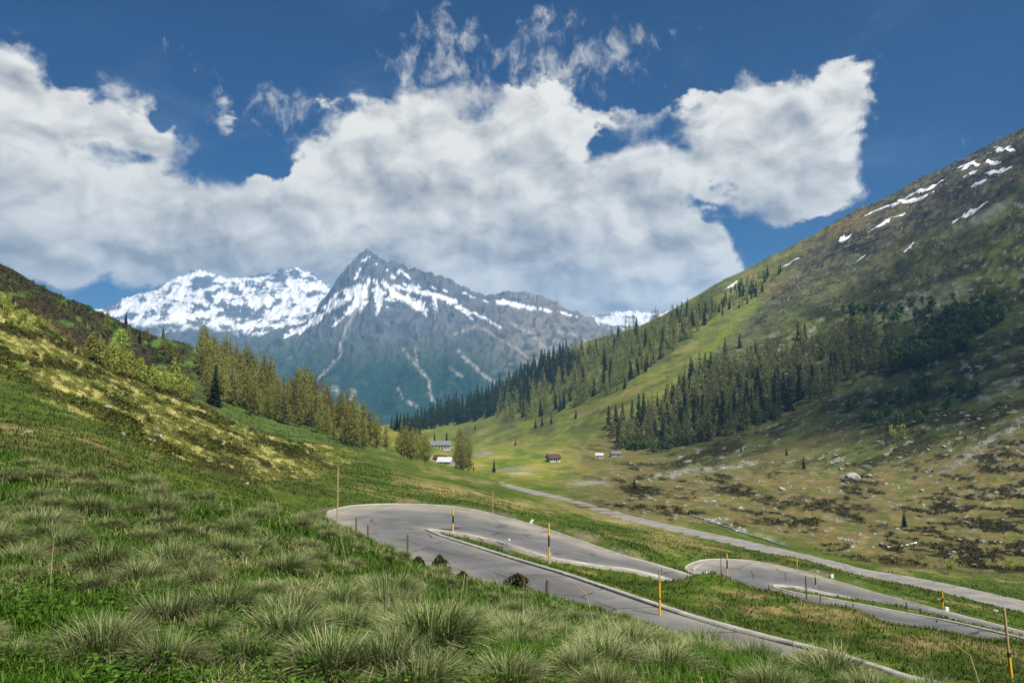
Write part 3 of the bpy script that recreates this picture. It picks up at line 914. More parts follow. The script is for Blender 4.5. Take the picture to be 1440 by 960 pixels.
streak = np.zeros(X.shape)
for pts, w in (([(506, 402), (480, 424), (452, 442), (425, 462), (400, 474)], 3.2), ([(520, 392), (503, 420), (492, 440)], 4.0), ([(528, 392), (534, 425), (530, 442)], 3.5), ([(538, 396), (566, 420), (596, 436)], 4.5), ([(556, 404), (610, 414), (640, 424)], 3.0),
               ([(475, 412), (462, 428), (446, 452)], 2.6), ([(610, 418), (615, 440)], 2.0), ([(640, 430), (680, 446), (705, 462)], 2.0), ([(440, 448), (420, 470)], 2.4), ([(700, 424), (728, 430), (752, 434)], 3.0), ([(500, 430), (470, 458)], 2.0), ([(560, 380), (575, 390)], 2.6), ([(590, 425), (600, 446)], 2.2), ([(512, 366), (522, 360), (531, 371)], 2.4), ([(508, 378), (500, 392)], 1.6), ([(545, 380), (556, 392)], 1.5), ([(606, 404), (628, 410)], 1.6), ([(652, 412), (690, 426)], 1.5), ([(700, 418), (712, 424), (740, 431), (775, 437)], 2.4), ([(790, 440), (812, 445)], 1.6), ([(570, 400), (590, 404)], 1.8), ([(650, 436), (665, 450)], 1.6)):
    streak = np.maximum(streak, np.exp(-(seg_dist(qx, qy, pts) / w) ** 2))
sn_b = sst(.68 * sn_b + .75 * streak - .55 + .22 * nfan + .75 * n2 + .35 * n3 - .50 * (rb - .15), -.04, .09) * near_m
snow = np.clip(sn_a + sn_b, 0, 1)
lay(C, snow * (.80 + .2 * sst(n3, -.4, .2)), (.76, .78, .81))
M_MOUNT = mat('mountain_rock', attr='tint', rough=0.95, spec=0.1, var=0.18, nscale=0.03, bump=0.6, bscale=0.05, detail=6)
for nd in M_MOUNT.node_tree.nodes:
    if nd.type == 'BUMP':
        nd.inputs['Distance'].default_value = 8.0
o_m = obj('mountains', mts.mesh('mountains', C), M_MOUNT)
tag(o_m, 'snow streaked peak and broad snowfield massif closing the valley', kind='structure')
# low ground between the valley's lip and the mountains
vf = np_mesh('valley_floor', [(-16000, -600, -420), (16000, -600, -420), (16000, 11000, -420), (-16000, 11000, -420)], [np.array([[0, 1, 2, 3]])])
tag(obj('valley_floor', vf, mat('valley_grass', (.035, .055, .02), var=.3, nscale=.004)), 'deep green valley floor below the pass', kind='structure')
# ------------------------------------------------------------------ haze
def make_haze():
    bm = bmesh.new()
    bm_box(bm, (0, 4400, 405), (15500, 11120, 1700))
    m = bpy.data.materials.new('haze')
    m.use_nodes = True
    k = NB(m.node_tree)
    m.node_tree.nodes.clear()
    o = k.n('ShaderNodeOutputMaterial')
    pv = k.n('ShaderNodeVolumePrincipled')
    pv.inputs['Color'].default_value = (0.25, 0.57, 1.0, 1)
    pv.inputs['Density'].default_value = HAZE
    pv.inputs['Anisotropy'].default_value = 0.2
    k.link(pv.outputs[0], o.inputs['Volume'])
    h = obj('haze', bm_mesh('haze', bm), m)
    tag(h, 'pale blue air fading the far mountains', kind='stuff')


HAZE = 9.0e-5
make_haze()

# ------------------------------------------------------------------ cloud over the right flank (above the frame): it shades the right slope
def make_cloud():
    outline = [(190, 570), (270, 740), (390, 980), (530, 1280), (680, 1600), (1200, 1600), (1250, 1000), (1050, 640), (800, 520), (520, 450), (300, 480)]
    H = 1780.0
    sh = SUNV * (H / SUNV.z)
    r = random.Random(77)
    bm = bmesh.new()
    xs, ys = [q[0] for q in outline], [q[1] for q in outline]
    n = 0
    while n < 95:
        x, y = r.uniform(min(xs), max(xs)), r.uniform(min(ys), max(ys))
        if not inside(x, y, outline):
            continue
        n += 1
        rad = r.uniform(60, 110)
        g = bmesh.ops.create_icosphere(bm, subdivisions=3, radius=rad)
        for v in g['verts']:
            k = 1 + .22 * math.sin(v.co.x / 19 + n) * math.sin(v.co.y / 23 + 2 * n) + .12 * math.sin(v.co.z / 9 + v.co.x / 11)
            v.co = Vector((v.co.x * k, v.co.y * k, v.co.z * k * .6)) + Vector((x + sh.x, y + sh.y, H + r.uniform(-20, 60)))
    m = mat('cloud_white', (.85, .86, .88), rough=1, spec=0, var=.05, nscale=.01)
    k = NB(m.node_tree)
    outn = [q for q in m.node_tree.nodes if q.type == 'OUTPUT_MATERIAL'][0]
    body = outn.inputs[0].links[0].from_socket
    mx = k.n('ShaderNodeMixShader')
    mx.inputs[0].default_value = .91
    k.link(body, mx.inputs[1])
    k.link(k.n('ShaderNodeBsdfTransparent').outputs[0], mx.inputs[2])
    k.link(mx.outputs[0], outn.inputs[0])
    tag(obj('cloud', bm_mesh('cloud', bm), m), 'white cumulus cloud floating high over the right slope', 'cloud', kind='stuff')


def inside(px, py, poly):
    c = False
    j = len(poly) - 1
    for i in range(len(poly)):
        (xi, yi), (xj, yj) = poly[i], poly[j]
        if (yi > py) != (yj > py) and px < (xj - xi) * (py - yi) / (yj - yi) + xi:
            c = not c
        j = i
    return c


make_cloud()

# ------------------------------------------------------------------ roads
def road_material():
    m = bpy.data.materials.new('worn_asphalt')
    m.use_nodes = True
    m.node_tree.nodes.clear()
    k = NB(m.node_tree)
    o = k.n('ShaderNodeOutputMaterial')
    pr = k.n('ShaderNodeBsdfPrincipled')
    pr.inputs['Roughness'].default_value = 0.85
    pr.inputs['Specular IOR Level'].default_value = 0.3
    an = k.n('ShaderNodeAttribute', attribute_name='tint')
    tcn = k.n('ShaderNodeTexCoord')
    v = tcn.outputs['Object']
    n1 = k.noise(v, 0.35, 5, .6)
    n2 = k.noise(v, 9.0, 4, .7)
    vo = k.n('ShaderNodeTexVoronoi', feature='DISTANCE_TO_EDGE')
    wv = k.v('MULTIPLY_ADD', k.n('ShaderNodeTexNoise').outputs['Color'], (1.2, 1.2, 0), v)
    k.put(vo.inputs['Vector'], wv)
    vo.inputs['Scale'].default_value = 0.16
    crack = k.ramp(vo.outputs['Distance'], 0.004, 0.012, 0.35, 1.0)
    crack = k.m('MAXIMUM', crack, k.ramp(n1, 0.45, 0.55, 0, 1))
    val = k.m('MULTIPLY', k.ramp(n1, .3, .7, .82, 1.15), k.ramp(n2, .3, .7, .88, 1.1))
    val = k.m('MULTIPLY', val, crack)
    hs = k.n('ShaderNodeHueSaturation')
    k.link(an.outputs['Color'], hs.inputs['Color'])
    k.put(hs.inputs['Value'], val)
    k.link(hs.outputs[0], pr.inputs['Base Color'])
    bp = k.n('ShaderNodeBump')
    bp.inputs['Strength'].default_value = .35
    bp.inputs['Distance'].default_value = .02
    k.put(bp.inputs['Height'], n2)
    k.link(bp.outputs[0], pr.inputs['Normal'])
    k.link(pr.outputs[0], o.inputs[0])
    return m


M_ROAD = road_material()
M_KERB = mat('kerb_concrete', (.35, .34, .305), rough=.9, var=.3, nscale=1.3, bump=.3)
M_LINE = mat('worn_line_paint', (.42, .41, .37), rough=.8, var=.4, nscale=2.0)


def strip(inn, outr, n):
    f = np.linspace(0, 1, n)
    V = inn[:, None, :] * (1 - f[None, :, None]) + outr[:, None, :] * f[None, :, None]
    return V, f


def grid_faces(nr, nc):
    r, c = np.meshgrid(np.arange(nr - 1), np.arange(nc - 1), indexing='ij')
    q = (r * nc + c).ravel()
    return np.stack([q, q + 1, q + nc + 1, q + nc], 1)


def build_road(name, inn, outr, label, pale=0.0):
    V, f = strip(inn, outr, 37)
    n = len(inn)
    width = np.linalg.norm((inn - outr)[:, :2], axis=1)
    wide = sst(width, 6.8, 9.5)[:, None]
    one = np.ones((n, 1))
    run = np.concatenate([[0], np.cumsum(np.linalg.norm(np.diff((inn + outr) / 2, axis=0), axis=1))])[:, None] * np.ones((1, 37))
    ff = f[None, :] * one + .02 * perlin(run / 9, 0 * run + 3.3, 5)
    asph = np.zeros((n, 37, 3))
    asph[:] = (.200, .190, .168)
    blot = fbm(V[..., 0] / 3.5, V[..., 1] / 3.5, 7, 4)
    for c_, w_ in ((.45 - .12 * wide, .26), (.18, .07), (.34, .06), (.62, .06), (.80, .06)):
        lay(asph, np.exp(-((ff - c_) / w_) ** 2) * (.75 if w_ > .1 else .32), (.092, .096, .104))
    lay(asph, sst(ff, .68, .80) * wide * .9, (.250, .232, .190))
    lay(asph, (1 - sst(ff + .06 * blot, .02, .11)) * .8, (.235, .215, .170))
    lay(asph, sst(ff + .06 * blot, .90, .98) * .7, (.230, .212, .170))
    lay(asph, sst(np.sin(run / 7 + 2 * blot) + np.sin(run / 17), 1.1, 1.4) * sst(ff, .5, .53) * .5, (.115, .116, .118))
    lay(asph, np.exp(-((ff - .52 - .03 * perlin(run / 4, 0 * run, 8)) / .012) ** 2) * .8 * sst(perlin(run / 11, 0 * run + 1, 3), -.1, .2), (.035, .036, .038))
    lay(asph, np.full(asph.shape[:2], pale), (.27, .26, .23))
    asph *= (1 + .22 * blot)[..., None]
    # turned-down shoulders so that no gap opens at the edge
    lo_i, lo_o = inn + (inn - outr) / width[:, None] * .35 - [0, 0, .55], outr + (outr - inn) / width[:, None] * .35 - [0, 0, .55]
    V = np.concatenate([lo_i[:, None], V, lo_o[:, None]], 1)
    asph = np.concatenate([asph[:, :1] * .8, asph, asph[:, -1:] * .8], 1)
    me = np_mesh(name, V.reshape(-1, 3), [grid_faces(n, 39)], color=asph.reshape(-1, 3), smooth=False)
    o = obj(name, me, M_ROAD)
    return tag(o, label, kind='structure')


def build_kerb(name, edge, other, w, h, label, inset=0.0, material=None, skip=0):
    e, q = edge[skip:], other[skip:]
    dirn = (q - e)
    dirn[:, 2] = 0
    dirn /= np.linalg.norm(dirn, axis=1)[:, None]
    a = e + dirn * inset
    c = a + dirn * w
    up = np.array([0, 0, h])
    wob = (fbm(a[:, 0] / 1.5, a[:, 1] / 1.5, 13, 2) * .02)[:, None] * np.array([0, 0, 1])
    if h > .03:
        V = np.stack([a - [0, 0, .4], a + up + wob, c + up + wob, c - [0, 0, .05]], 1)
    else:
        V = np.stack([a + up, c + up], 1)
    me = np_mesh(name, V.reshape(-1, 3), [grid_faces(len(e), V.shape[1])])
    return tag(obj(name, me, material or M_KERB), label, kind='structure')


dense = lambda E: catmull(E, 3)
build_road('hairpin_road', dense(RA[0]), dense(RA[1]), 'grey mountain road turning through the upper hairpin')
build_road('lower_hairpin_road', dense(RB[0]), dense(RB[1]), 'grey mountain road turning through the lower hairpin')
build_road('valley_road', RC[0], RC[1], 'narrow road running straight up the valley floor', .75)
build_kerb('road_kerb', RA[0], RA[1], .28, .11, 'pale concrete kerb along the inside of the upper hairpin')
build_kerb('road_kerb', RB[0], RB[1], .26, .11, 'pale concrete kerb along the inside of the lower hairpin')
nA = len(ROAD_A) * 6
build_kerb('road_kerb', RA[1], RA[0], .24, .10, 'pale concrete kerb along the outside of the upper hairpin', skip=nA + 6)
build_kerb('road_edge_line', RA[1][:len(RA[1])], RA[0], .16, .006, 'worn white edge line round the upper hairpin', inset=2.0, material=M_LINE, skip=nA + 8)
nB = len(ROAD_B) * 6
build_kerb('road_kerb', RB[1], RB[0], .22, .10, 'pale concrete kerb along the outside of the lower hairpin', skip=nB + 4)
build_kerb('road_edge_line', RB[1], RB[0], .16, .006, 'worn white edge line round the lower hairpin', inset=1.2, material=M_LINE, skip=nB + 2)

# stream beside the valley road
st = []
for (px, py) in ((1120, 772), (1100, 767), (1075, 758), (1050, 751), (1025, 742), (1000, 734), (980, 727), (962, 722)):
    h = land.hit(px, py, 150, 330)
    if h is not None:
        st.append(h)
st = catmull(st, 8)
tg = np.gradient(st[:, :2], axis=0)
tg /= np.linalg.norm(tg, axis=1)[:, None]
nv = np.stack([-tg[:, 1], tg[:, 0]], 1)
wd = .75 + .6 * perlin(np.arange(len(st)) / 5.0, np.zeros(len(st)), 5)
rows = []
for k in (-1, 0, 1):
    xy = st[:, :2] + nv * (wd * k)[:, None]
    rows.append(np.column_stack([xy, land.z(xy[:, 0], xy[:, 1]) + .22]))
V = np.stack(rows, 1)
M_WATER = mat('stream_water', (.16, .19, .20), rough=.25, spec=.5, var=.9, nscale=1.2, bump=.8, bscale=5)
tag(obj('stream_water', np_mesh('stream_water', V.reshape(-1, 3), [grid_faces(len(st), 3)]), M_WATER), 'thin pale mountain stream beside the valley road', kind='structure')

# ------------------------------------------------------------------ snow patches on the right ridge
M_SNOW = mat('old_snow', (.80, .83, .86), rough=.7, var=.06, nscale=.2, bump=.3, bscale=.6)
SNOW = [
    ([(1262, 281), (1283, 272), (1305, 264), (1327, 253)], 4.0, 'long thin snow streak just under the right skyline'),
    ([(1217, 302), (1245, 291), (1270, 283), (1300, 275), (1313, 268)], 4.5, 'longest snow streak running below the skyline streak'),
    ([(1347, 236), (1368, 229), (1388, 225), (1408, 228)], 6.0, 'broad snow patch near the highest corner of the ridge'),
    ([(1398, 206), (1412, 209), (1428, 212)], 3.5, 'small snow patch nearest the summit corner'),
    ([(1385, 244), (1405, 240), (1424, 235)], 4.5, 'flat snow patch below the broad upper patch'),
    ([(1366, 261), (1378, 256), (1388, 252)], 5.0, 'short fat snow patch in the middle of the upper ridge'),
    ([(1340, 315), (1352, 306), (1370, 297), (1391, 283)], 8.0, 'largest slanting snow patch low on the dark rock'),
    ([(1182, 334), (1189, 336), (1196, 331)], 6.5, 'small triangular snow patch under the golden grass'),
    ([(1221, 326), (1240, 315), (1250, 309), (1273, 298)], 3.8, 'ragged snow streak across the dark rock band'),
    ([(1202, 370), (1209, 364), (1217, 358)], 4.2, 'small snow patch in the middle of the dark slope'),
    ([(1274, 354), (1278, 348), (1284, 341)], 4.0, 'small upright snow patch in a gully right of centre'),
    ([(1022, 406), (1028, 401), (1036, 395)], 3.5, 'small snow fleck far down the ridge'),
    ([(1101, 374), (1112, 368), (1124, 363)], 2.4, 'thin faint snow streak under the ridge crest'),
    ([(1354, 248), (1364, 244), (1374, 240)], 3.4, 'narrow snow patch left of the flat patch'),
    ([(1267, 769), (1278, 766), (1289, 763)], 2.6, 'dirty snow remnant lying on the valley flat'),
]
for si, (line, w, label) in enumerate(SNOW):
    pts = []
    for (px, py) in line:
        hp = land.hit(px, py, 130 if py > 700 else 600)
        if hp is not None:
            pts.append(hp)
    if len(pts) < 2:
        continue
    ctr = catmull(pts, 8)
    n = len(ctr)
    dist = ctr[:, 1].mean()
    u = np.linspace(0, 1, n)
    prof = np.sqrt(np.clip(np.sin(math.pi * np.clip(u, .02, .98)), 0, 1)) * (0.75 + .6 * perlin(u * 5 + si * 3.1, np.zeros(n), 3))
    wz = w / F * dist * 1.15
    # across the slope: direction of steepest ground
    e = 6.0
    gx_ = (land.z(ctr[:, 0] + e, ctr[:, 1]) - land.z(ctr[:, 0] - e, ctr[:, 1])) / (2 * e)
    gy_ = (land.z(ctr[:, 0], ctr[:, 1] + e) - land.z(ctr[:, 0], ctr[:, 1] - e)) / (2 * e)
    gl = np.hypot(gx_, gy_) + 1e-6
    rise = np.maximum(gl * gx_ / gl * 0 + gl, .15)
    dxy = np.stack([gx_ / gl, gy_ / gl], 1)
    cols = []
    for k in np.linspace(-1, 1, 7):
        off = k * wz * prof * (1 + .7 * perlin(u * 11 + k * 2, np.full(n, si * 1.7), 9)) / rise
        off = np.clip(off, -45, 45)
        xy = ctr[:, :2] + dxy * off[:, None]
        cols.append(np.column_stack([xy, land.z(xy[:, 0], xy[:, 1]) + (.9 if dist > 500 else .3) * (1 - .6 * k * k)]))
    V = np.stack(cols, 1)
    me = np_mesh('snow_patch', V.reshape(-1, 3), [grid_faces(n, 7)], smooth=True)
    tag(obj('snow_patch', me, M_SNOW), label, 'snow patch', 'old snow patches on the right ridge' if dist > 500 else None)

# ------------------------------------------------------------------ buildings
M_WALL = mat('white_render', (.42, .40, .36), var=.15, nscale=1.5)
M_STONE = mat('grey_masonry', (.30, .29, .27), var=.35, nscale=2.5, bump=.4, bscale=4)
M_TIMBER = mat('dark_timber', (.085, .060, .042), var=.3, nscale=2.0)
M_ROOF_R = mat('brown_red_roof', (.075, .042, .036), var=.3, nscale=1.5)
M_ROOF_G = mat('grey_slate_roof', (.145, .15, .165), var=.25, nscale=1.5)
M_ROOF_L = mat('pale_metal_roof', (.46, .48, .50), rough=.5, var=.12, nscale=1.0)
M_GLASS = mat('dark_glass', (.02, .025, .03), rough=.15, spec=.5, var=0)


def house(name, hitpt, size, rz, label, cat, wall, roof, ridge, over=.5, windows=(), door=None, chimney=False, base=None):
    lx, ly, hz = size
    root = empty(name, hitpt, label, cat, None, rz)
    bm = bmesh.new()
    bm_box(bm, (0, 0, hz / 2 - .6), (lx, ly, hz + 1.2))
    # gables
    for sx in (-1, 1):
        v = [bm.verts.new((sx * (lx / 2 - .01), -ly / 2, hz)), bm.verts.new((sx * (lx / 2 - .01), ly / 2, hz)), bm.verts.new((sx * (lx / 2 - .01), 0, hz + ridge)),
             bm.verts.new((sx * (lx / 2 - .3), -ly / 2, hz)), bm.verts.new((sx * (lx / 2 - .3), ly / 2, hz)), bm.verts.new((sx * (lx / 2 - .3), 0, hz + ridge))]
        for q in ((0, 1, 2), (5, 4, 3), (0, 2, 5, 3), (1, 4, 5, 2)):
            bm.faces.new([v[i] for i in q])
    bmesh.ops.recalc_face_normals(bm, faces=bm.faces[:])
    obj('wall', bm_mesh('wall', bm), wall, root)
    bm = bmesh.new()
    th, ex = .22, lx / 2 + over
    k = (ly / 2 + over) / (ly / 2)
    zl = hz + ridge - ridge * k
    prof = [(-ly / 2 * k, zl), (0, hz + ridge), (ly / 2 * k, zl), (ly / 2 * k, zl + th), (0, hz + ridge + th * 1.2), (-ly / 2 * k, zl + th)]
    A = [bm.verts.new((-ex, y, z + .02)) for y, z in prof]
    B = [bm.verts.new((ex, y, z + .02)) for y, z in prof]
    for i in range(6):
        j = (i + 1) % 6
        bm.faces.new((A[i], A[j], B[j], B[i]))
    bm.faces.new(A[::-1])
    bm.faces.new(B)
    bmesh.ops.recalc_face_normals(bm, faces=bm.faces[:])
    ro = obj('roof', bm_mesh('roof', bm), roof, root)
    if chimney:
        bm = bmesh.new()
        bm_box(bm, (lx * .2, .3, hz + ridge + .4), (.7, .7, 1.5))
        bm_box(bm, (lx * .2, .3, hz + ridge + 1.2), (.9, .9, .12))
        obj('chimney', bm_mesh('chimney', bm), M_STONE, ro)
    if base:
        bm = bmesh.new()
        bm_box(bm, (0, 0, base / 2 - .6), (lx + .12, ly + .12, base + 1.2))
        obj('plinth', bm_mesh('plinth', bm), M_STONE, root)
    for (side, u, z, w, h) in windows:
        bm = bmesh.new()
        bm2 = bmesh.new()
        if side == 'front':
            bm_box(bm, (u, -ly / 2 - .03, z), (w + .24, .12, h + .24))
            bm_box(bm2, (u, -ly / 2 - .08, z), (w, .08, h))
        else:
            sx = -1 if side == 'left' else 1
            bm_box(bm, (sx * (lx / 2 + .03), u, z), (.12, w + .24, h + .24))
            bm_box(bm2, (sx * (lx / 2 + .08), u, z), (.08, w, h))
        f = obj('window', bm_mesh('window', bm), M_TIMBER, root)
        obj('pane', bm_mesh('pane', bm2), M_GLASS, f)
    if door:
        u, w, h = door
        bm = bmesh.new()
        bm_box(bm, (u, -ly / 2 - .04, h / 2), (w, .12, h))
        obj('door', bm_mesh('door', bm), M_TIMBER, root)
    return root


house('stone_hut', land.hit(626, 661, 380), (6.4, 5.0, 1.7), R(-12), 'small low hut with a pale shining roof beside the end of the valley road', 'hut', M_STONE, M_ROOF_L, 1.7, .35, [('front', -1.6, 1.0, .7, .6)], (1.2, 1.0, 1.5))
house('alpine_house', land.hit(778, 649, 450), (7.6, 5.6, 2.9), R(24), 'white walled house with a dark red brown roof alone on the meadow', 'house', M_WALL, M_ROOF_R, 2.0, .8,
      [('front', -2.6, 1.7, .9, 1.0), ('front', -.6, 1.7, .9, 1.0), ('front', 2.6, 1.7, .9, 1.0), ('left', -1.4, 2.2, .9, 1.0), ('left', 1.4, 2.2, .9, 1.0)], (1.0, 1.0, 2.0), True)
house('white_hut', land.hit(843, 644, 450), (5.2, 4.2, 2.2), R(-10), 'small white hut with a pale roof at the foot of the dark forest', 'hut', M_WALL, M_ROOF_L, 1.3, .4, [('front', 1.4, 1.5, .7, .7)], (-1.0, .9, 1.8))
house('timber_barn', land.hit(866, 641, 450), (7.5, 4.6, 2.0), R(6), 'low dark timber barn right of the white hut', 'barn', M_TIMBER, M_ROOF_G, 1.2, .4, [('front', -1.8, 1.2, .7, .6)], (1.4, 1.4, 1.6), base=.7)
house('long_inn', land.hit(620, 632, 540), (14.5, 7.0, 3.6), R(5), 'long building with a grey slate roof standing behind the larch clump', 'building', M_WALL, M_ROOF_G, 2.6, .7,
      [('front', x, z, .9, 1.1) for z in (1.3,) for x in (-5.6, -3.4, -1.2, 3.2, 5.4)] + [('left', -1.5, 2.2, .9, 1.0), ('left', 1.5, 2.2, .9, 1.0)], (1.0, 1.2, 2.1), True)
house('hay_shed', land.hit(619, 649, 420), (6.5, 4.0, 2.2), R(-8), 'brown hay shed between the long building and the shining roof', 'shed', M_TIMBER, M_ROOF_R, 1.3, .4, [('front', 2.0, 1.3, .6, .6)], (-.8, 1.4, 1.7))

# ------------------------------------------------------------------ snow poles, posts and stones along the road
M_YEL = mat('yellow_paint', (.62, .36, .015), rough=.55, var=.18, nscale=6)
M_BLK = mat('black_paint', (.022, .022, .024), rough=.55, var=.2, nscale=6)
M_WOOD = mat('weathered_pole_wood', (.36, .25, .125), rough=.85, var=.25, nscale=9)
M_GREYW = mat('grey_post_wood', (.105, .092, .078), rough=.9, var=.3, nscale=9)
M_WHITE = mat('white_stone_paint', (.62, .62, .58), rough=.8, var=.2, nscale=7)


def snow_pole(p, h, bands, label, lean=(0, 0), r=.045, base=None, group='snow poles along the road', wood=M_WOOD):
    """bands: [(from, to, material)] as shares of the height"""
    root = empty('snow_pole', p, label, 'snow pole', group)
    r *= .85
    up = Vector((lean[0], lean[1], 1)).normalized()
    bm = bmesh.new()
    bm_cone(bm, up * -.4, up * h, r * .92, r * .8, 10)
    obj('pole', bm_mesh('pole', bm), wood, root)
    for lo, hi, mt in bands:
        bm = bmesh.new()
        bm_cone(bm, up * (h * lo + .002), up * (h * hi + .004), r * 1.06, r * 1.0, 12)
        obj('painted_band', bm_mesh('painted_band', bm), mt, root)
    if base:
        bm = bmesh.new()
        bm_box(bm, (0.06, .06, base / 2 - .1), (.22, .22, base + .2))
        obj('concrete_foot', bm_mesh('concrete_foot', bm, .02), M_KERB, root)
    return root


def on(px, py, dmin, dmax=1e9):
    h = land.hit(px, py, dmin, dmax)
    if h is None:
        p = P(px, py, dmin)
        h = land.pt(p.x, p.y)
    return h


def edge_spot(px, out=0.7, pymin=728):
    """beside the outer (bank side) edge of the upper hairpin road, at the bearing of a pixel column"""
    inn, outr = RA
    n = len(ROAD_A) * 6 + 14
    a = outr[:n, 0] / outr[:n, 1]
    qx, qy = pix(a, outr[:n, 2] / outr[:n, 1])
    ok = np.where(qy > pymin, np.abs(qx - px), 1e9)
    i = int(np.argmin(ok))
    d = (outr[i] - inn[i])[:2]
    d = d / np.linalg.norm(d)
    return land.pt(outr[i, 0] + d[0] * out, outr[i, 1] + d[1] * out)


def hgt(p, px0, py0, py1):
    return (py0 - py1) / F * p.y


yb = lambda *a: [(lo, hi, M_YEL if c == 'y' else M_BLK) for lo, hi, c in a]
q = on(772, 795, 50, 70)
snow_pole(q, hgt(q, 0, 795, 738), yb((.72, 1, 'y'), (.46, .72, 'k'), (.16, .46, 'y')), 'tall yellow and black snow pole with a concrete foot on the upper grass island', r=.075, base=.9)
q = on(637, 750.5, 60, 90)
snow_pole(q, hgt(q, 0, 750.5, 715), yb((.72, 1, 'y'), (.42, .72, 'k'), (.10, .42, 'y')), 'yellow and black snow pole at the tip of the upper grass island', r=.085)
q = on(1023, 821, 70, 100)
snow_pole(q, hgt(q, 0, 821, 780), yb((.80, 1, 'y'), (.52, .80, 'k'), (.1, .52, 'y')), 'yellow and black snow pole beside the mouth of the lower hairpin', r=.085)
q = P(928, 866, 33)
q = land.pt(q.x, q.y)
snow_pole(q, max(hgt(q, 0, pix(q.x / q.y, q.z / q.y)[1], 802), 1.6), yb((.0, .72, 'y'), (.42, .46, 'k')), 'plain yellow snow pole rising at the edge of the near grass bank', r=.05)
q = on(1423, 958, 20, 40)
snow_pole(q, hgt(q, 0, 958, 860), yb((.06, .34, 'y'), (.34, .40, 'k')), 'tall bare wooden pole with a yellow base in the bottom right corner', lean=(-.07, 0), r=.055)
q = edge_spot(486)
snow_pole(q, hgt(q, 0, float(pix(q.x / q.y, q.z / q.y)[1]), 659), [], 'tallest bare wooden pole at the outside of the upper hairpin', r=.085, wood=M_WOOD)
q = on(693, 726, 78, 110)
snow_pole(q, hgt(q, 0, 726, 690), [], 'slim pale wooden pole behind the upper hairpin', r=.05)
q = on(1326, 856, 80, 110)
snow_pole(q, hgt(q, 0, 856, 830), yb((.6, 1, 'y'), (.4, .6, 'k'), (.1, .4, 'y')), 'yellow snow pole below the valley road near the right edge', r=.085)
q = on(1147, 829, 75, 100)
snow_pole(q, hgt(q, 0, 829, 806), yb((.7, 1, 'y'), (.3, .7, 'k'), (.05, .3, 'y')), 'short yellow and black snow pole on the lower grass island', r=.085)
q = on(1121, 799, 92, 130)
snow_pole(q, hgt(q, 0, 799, 782), yb((.3, 1, 'y')), 'small yellow snow pole between the lower hairpin and the valley road', r=.07)

POSTS = [   # base pixel, top row, minimum distance, label
    (515, 749, 729, 60, 'dark wooden roadside post, left of the pair by the upper hairpin'), (532, 755, 739, 60, 'dark wooden roadside post, right of the pair by the upper hairpin'),
    (584, 764, 753, 45, 'short dark post just left of the round brown bush'), (1135, 847, 811, 62, 'tallest dark wooden post in front of the lower hairpin'),
    (1154, 849, 836, 66, 'short dark post right of the tallest dark post'), (1200, 858, 849, 62, 'small dark post on the near edge of the lower leg'), (1085, 834, 822, 70, 'slanting dark post at the lower island mouth'),
    (1015, 815, 786, 74, 'thin grey post left of the lower hairpin snow pole'), (1004, 812, 804, 74, 'short stub post left of the thin grey post'), (1105, 819, 806, 80, 'thin grey post inside the lower hairpin'),
    (1275, 857, 847, 70, 'small grey post on the lower grass island'), (1318, 879, 872, 58, 'dark stub post near the end of the lower leg'), (1295, 863, 855, 70, 'tiny grey post right of the small island post'),
    (930, 808, 799, 52, 'thin dark post where the second leg sinks behind the verge'), (791, 827, 819, 34, 'short brown post at the edge of the near bank'),
]
for px, py, top, dm, label in POSTS:
    q = edge_spot(px) if px in (515, 532, 584, 791) else on(px, py, dm, dm + 60)
    if px in (515, 532, 584, 791):
        py = float(pix(q.x / q.y, q.z / q.y)[1])
    root = empty('road_post', q, label, 'post', 'wooden posts along the road')
    h = max(hgt(q, 0, py, top), .45)
    bm = bmesh.new()
    lean = -.35 if 'slanting' in label else random.uniform(-.04, .04)
    bm_cone(bm, (0, 0, -.3), (lean * h, 0, h), .075 if 'thin' not in label else .045, .065 if 'thin' not in label else .04, 9)
    obj('shaft', bm_mesh('shaft', bm, 0), M_GREYW, root)
    bm = bmesh.new()
    bm_cone(bm, (lean * h, 0, h), (lean * h * 1.03, 0, h + .05), .07 if 'thin' not in label else .042, .02, 9)
    obj('chamfered_top', bm_mesh('chamfered_top', bm, 0), M_GREYW, root)

# guard stones and markers
def stone_marker(px, py, top, dm, w, label, lean=0.0, m=M_WHITE):
    q = edge_spot(px) if px == 483 else on(px, py, dm, dm + 70)
    h = max(hgt(q, 0, py, top), .4)
    bm = bmesh.new()
    vs = bm_box(bm, (0, 0, h / 2 - .1), (w, w * .7, h + .2))
    for v in vs:
        if v.co.z > h / 2:
            v.co.x = v.co.x * .8 + lean * h
            v.co.y *= .8
    o = obj('guard_stone', bm_mesh('guard_stone', bm, .04), m)
    o.location = q
    tag(o, label, 'guard stone', 'guard stones along the road')


M_GREYS = mat('grey_marker_stone', (.17, .175, .175), var=.25, nscale=6)
stone_marker(711, 774, 763, 58, .55, 'grey square marker stone on the upper grass island', m=M_GREYS)
stone_marker(744, 736, 731, 80, .35, 'white guard stone tilted outward above the second leg', lean=.9)
stone_marker(991, 815, 804, 74, .45, 'leaning white guard stone at the left of the lower hairpin', lean=.35)
stone_marker(1170, 812, 809, 88, .4, 'white guard stone behind the lower hairpin')
stone_marker(1330, 859, 853, 78, .45, 'white guard stone beside the right hand yellow pole', lean=.3)
stone_marker(483, 738, 730, 62, .4, 'low white guard stone beside the tallest wooden pole')
stone_marker(716, 764, 758, 62, .2, 'slim white marker right of the grey marker stone')
stone_marker(1117, 842, 838, 64, .5, 'grey guard stone at the near edge of the lower hairpin', m=M_GREYS)

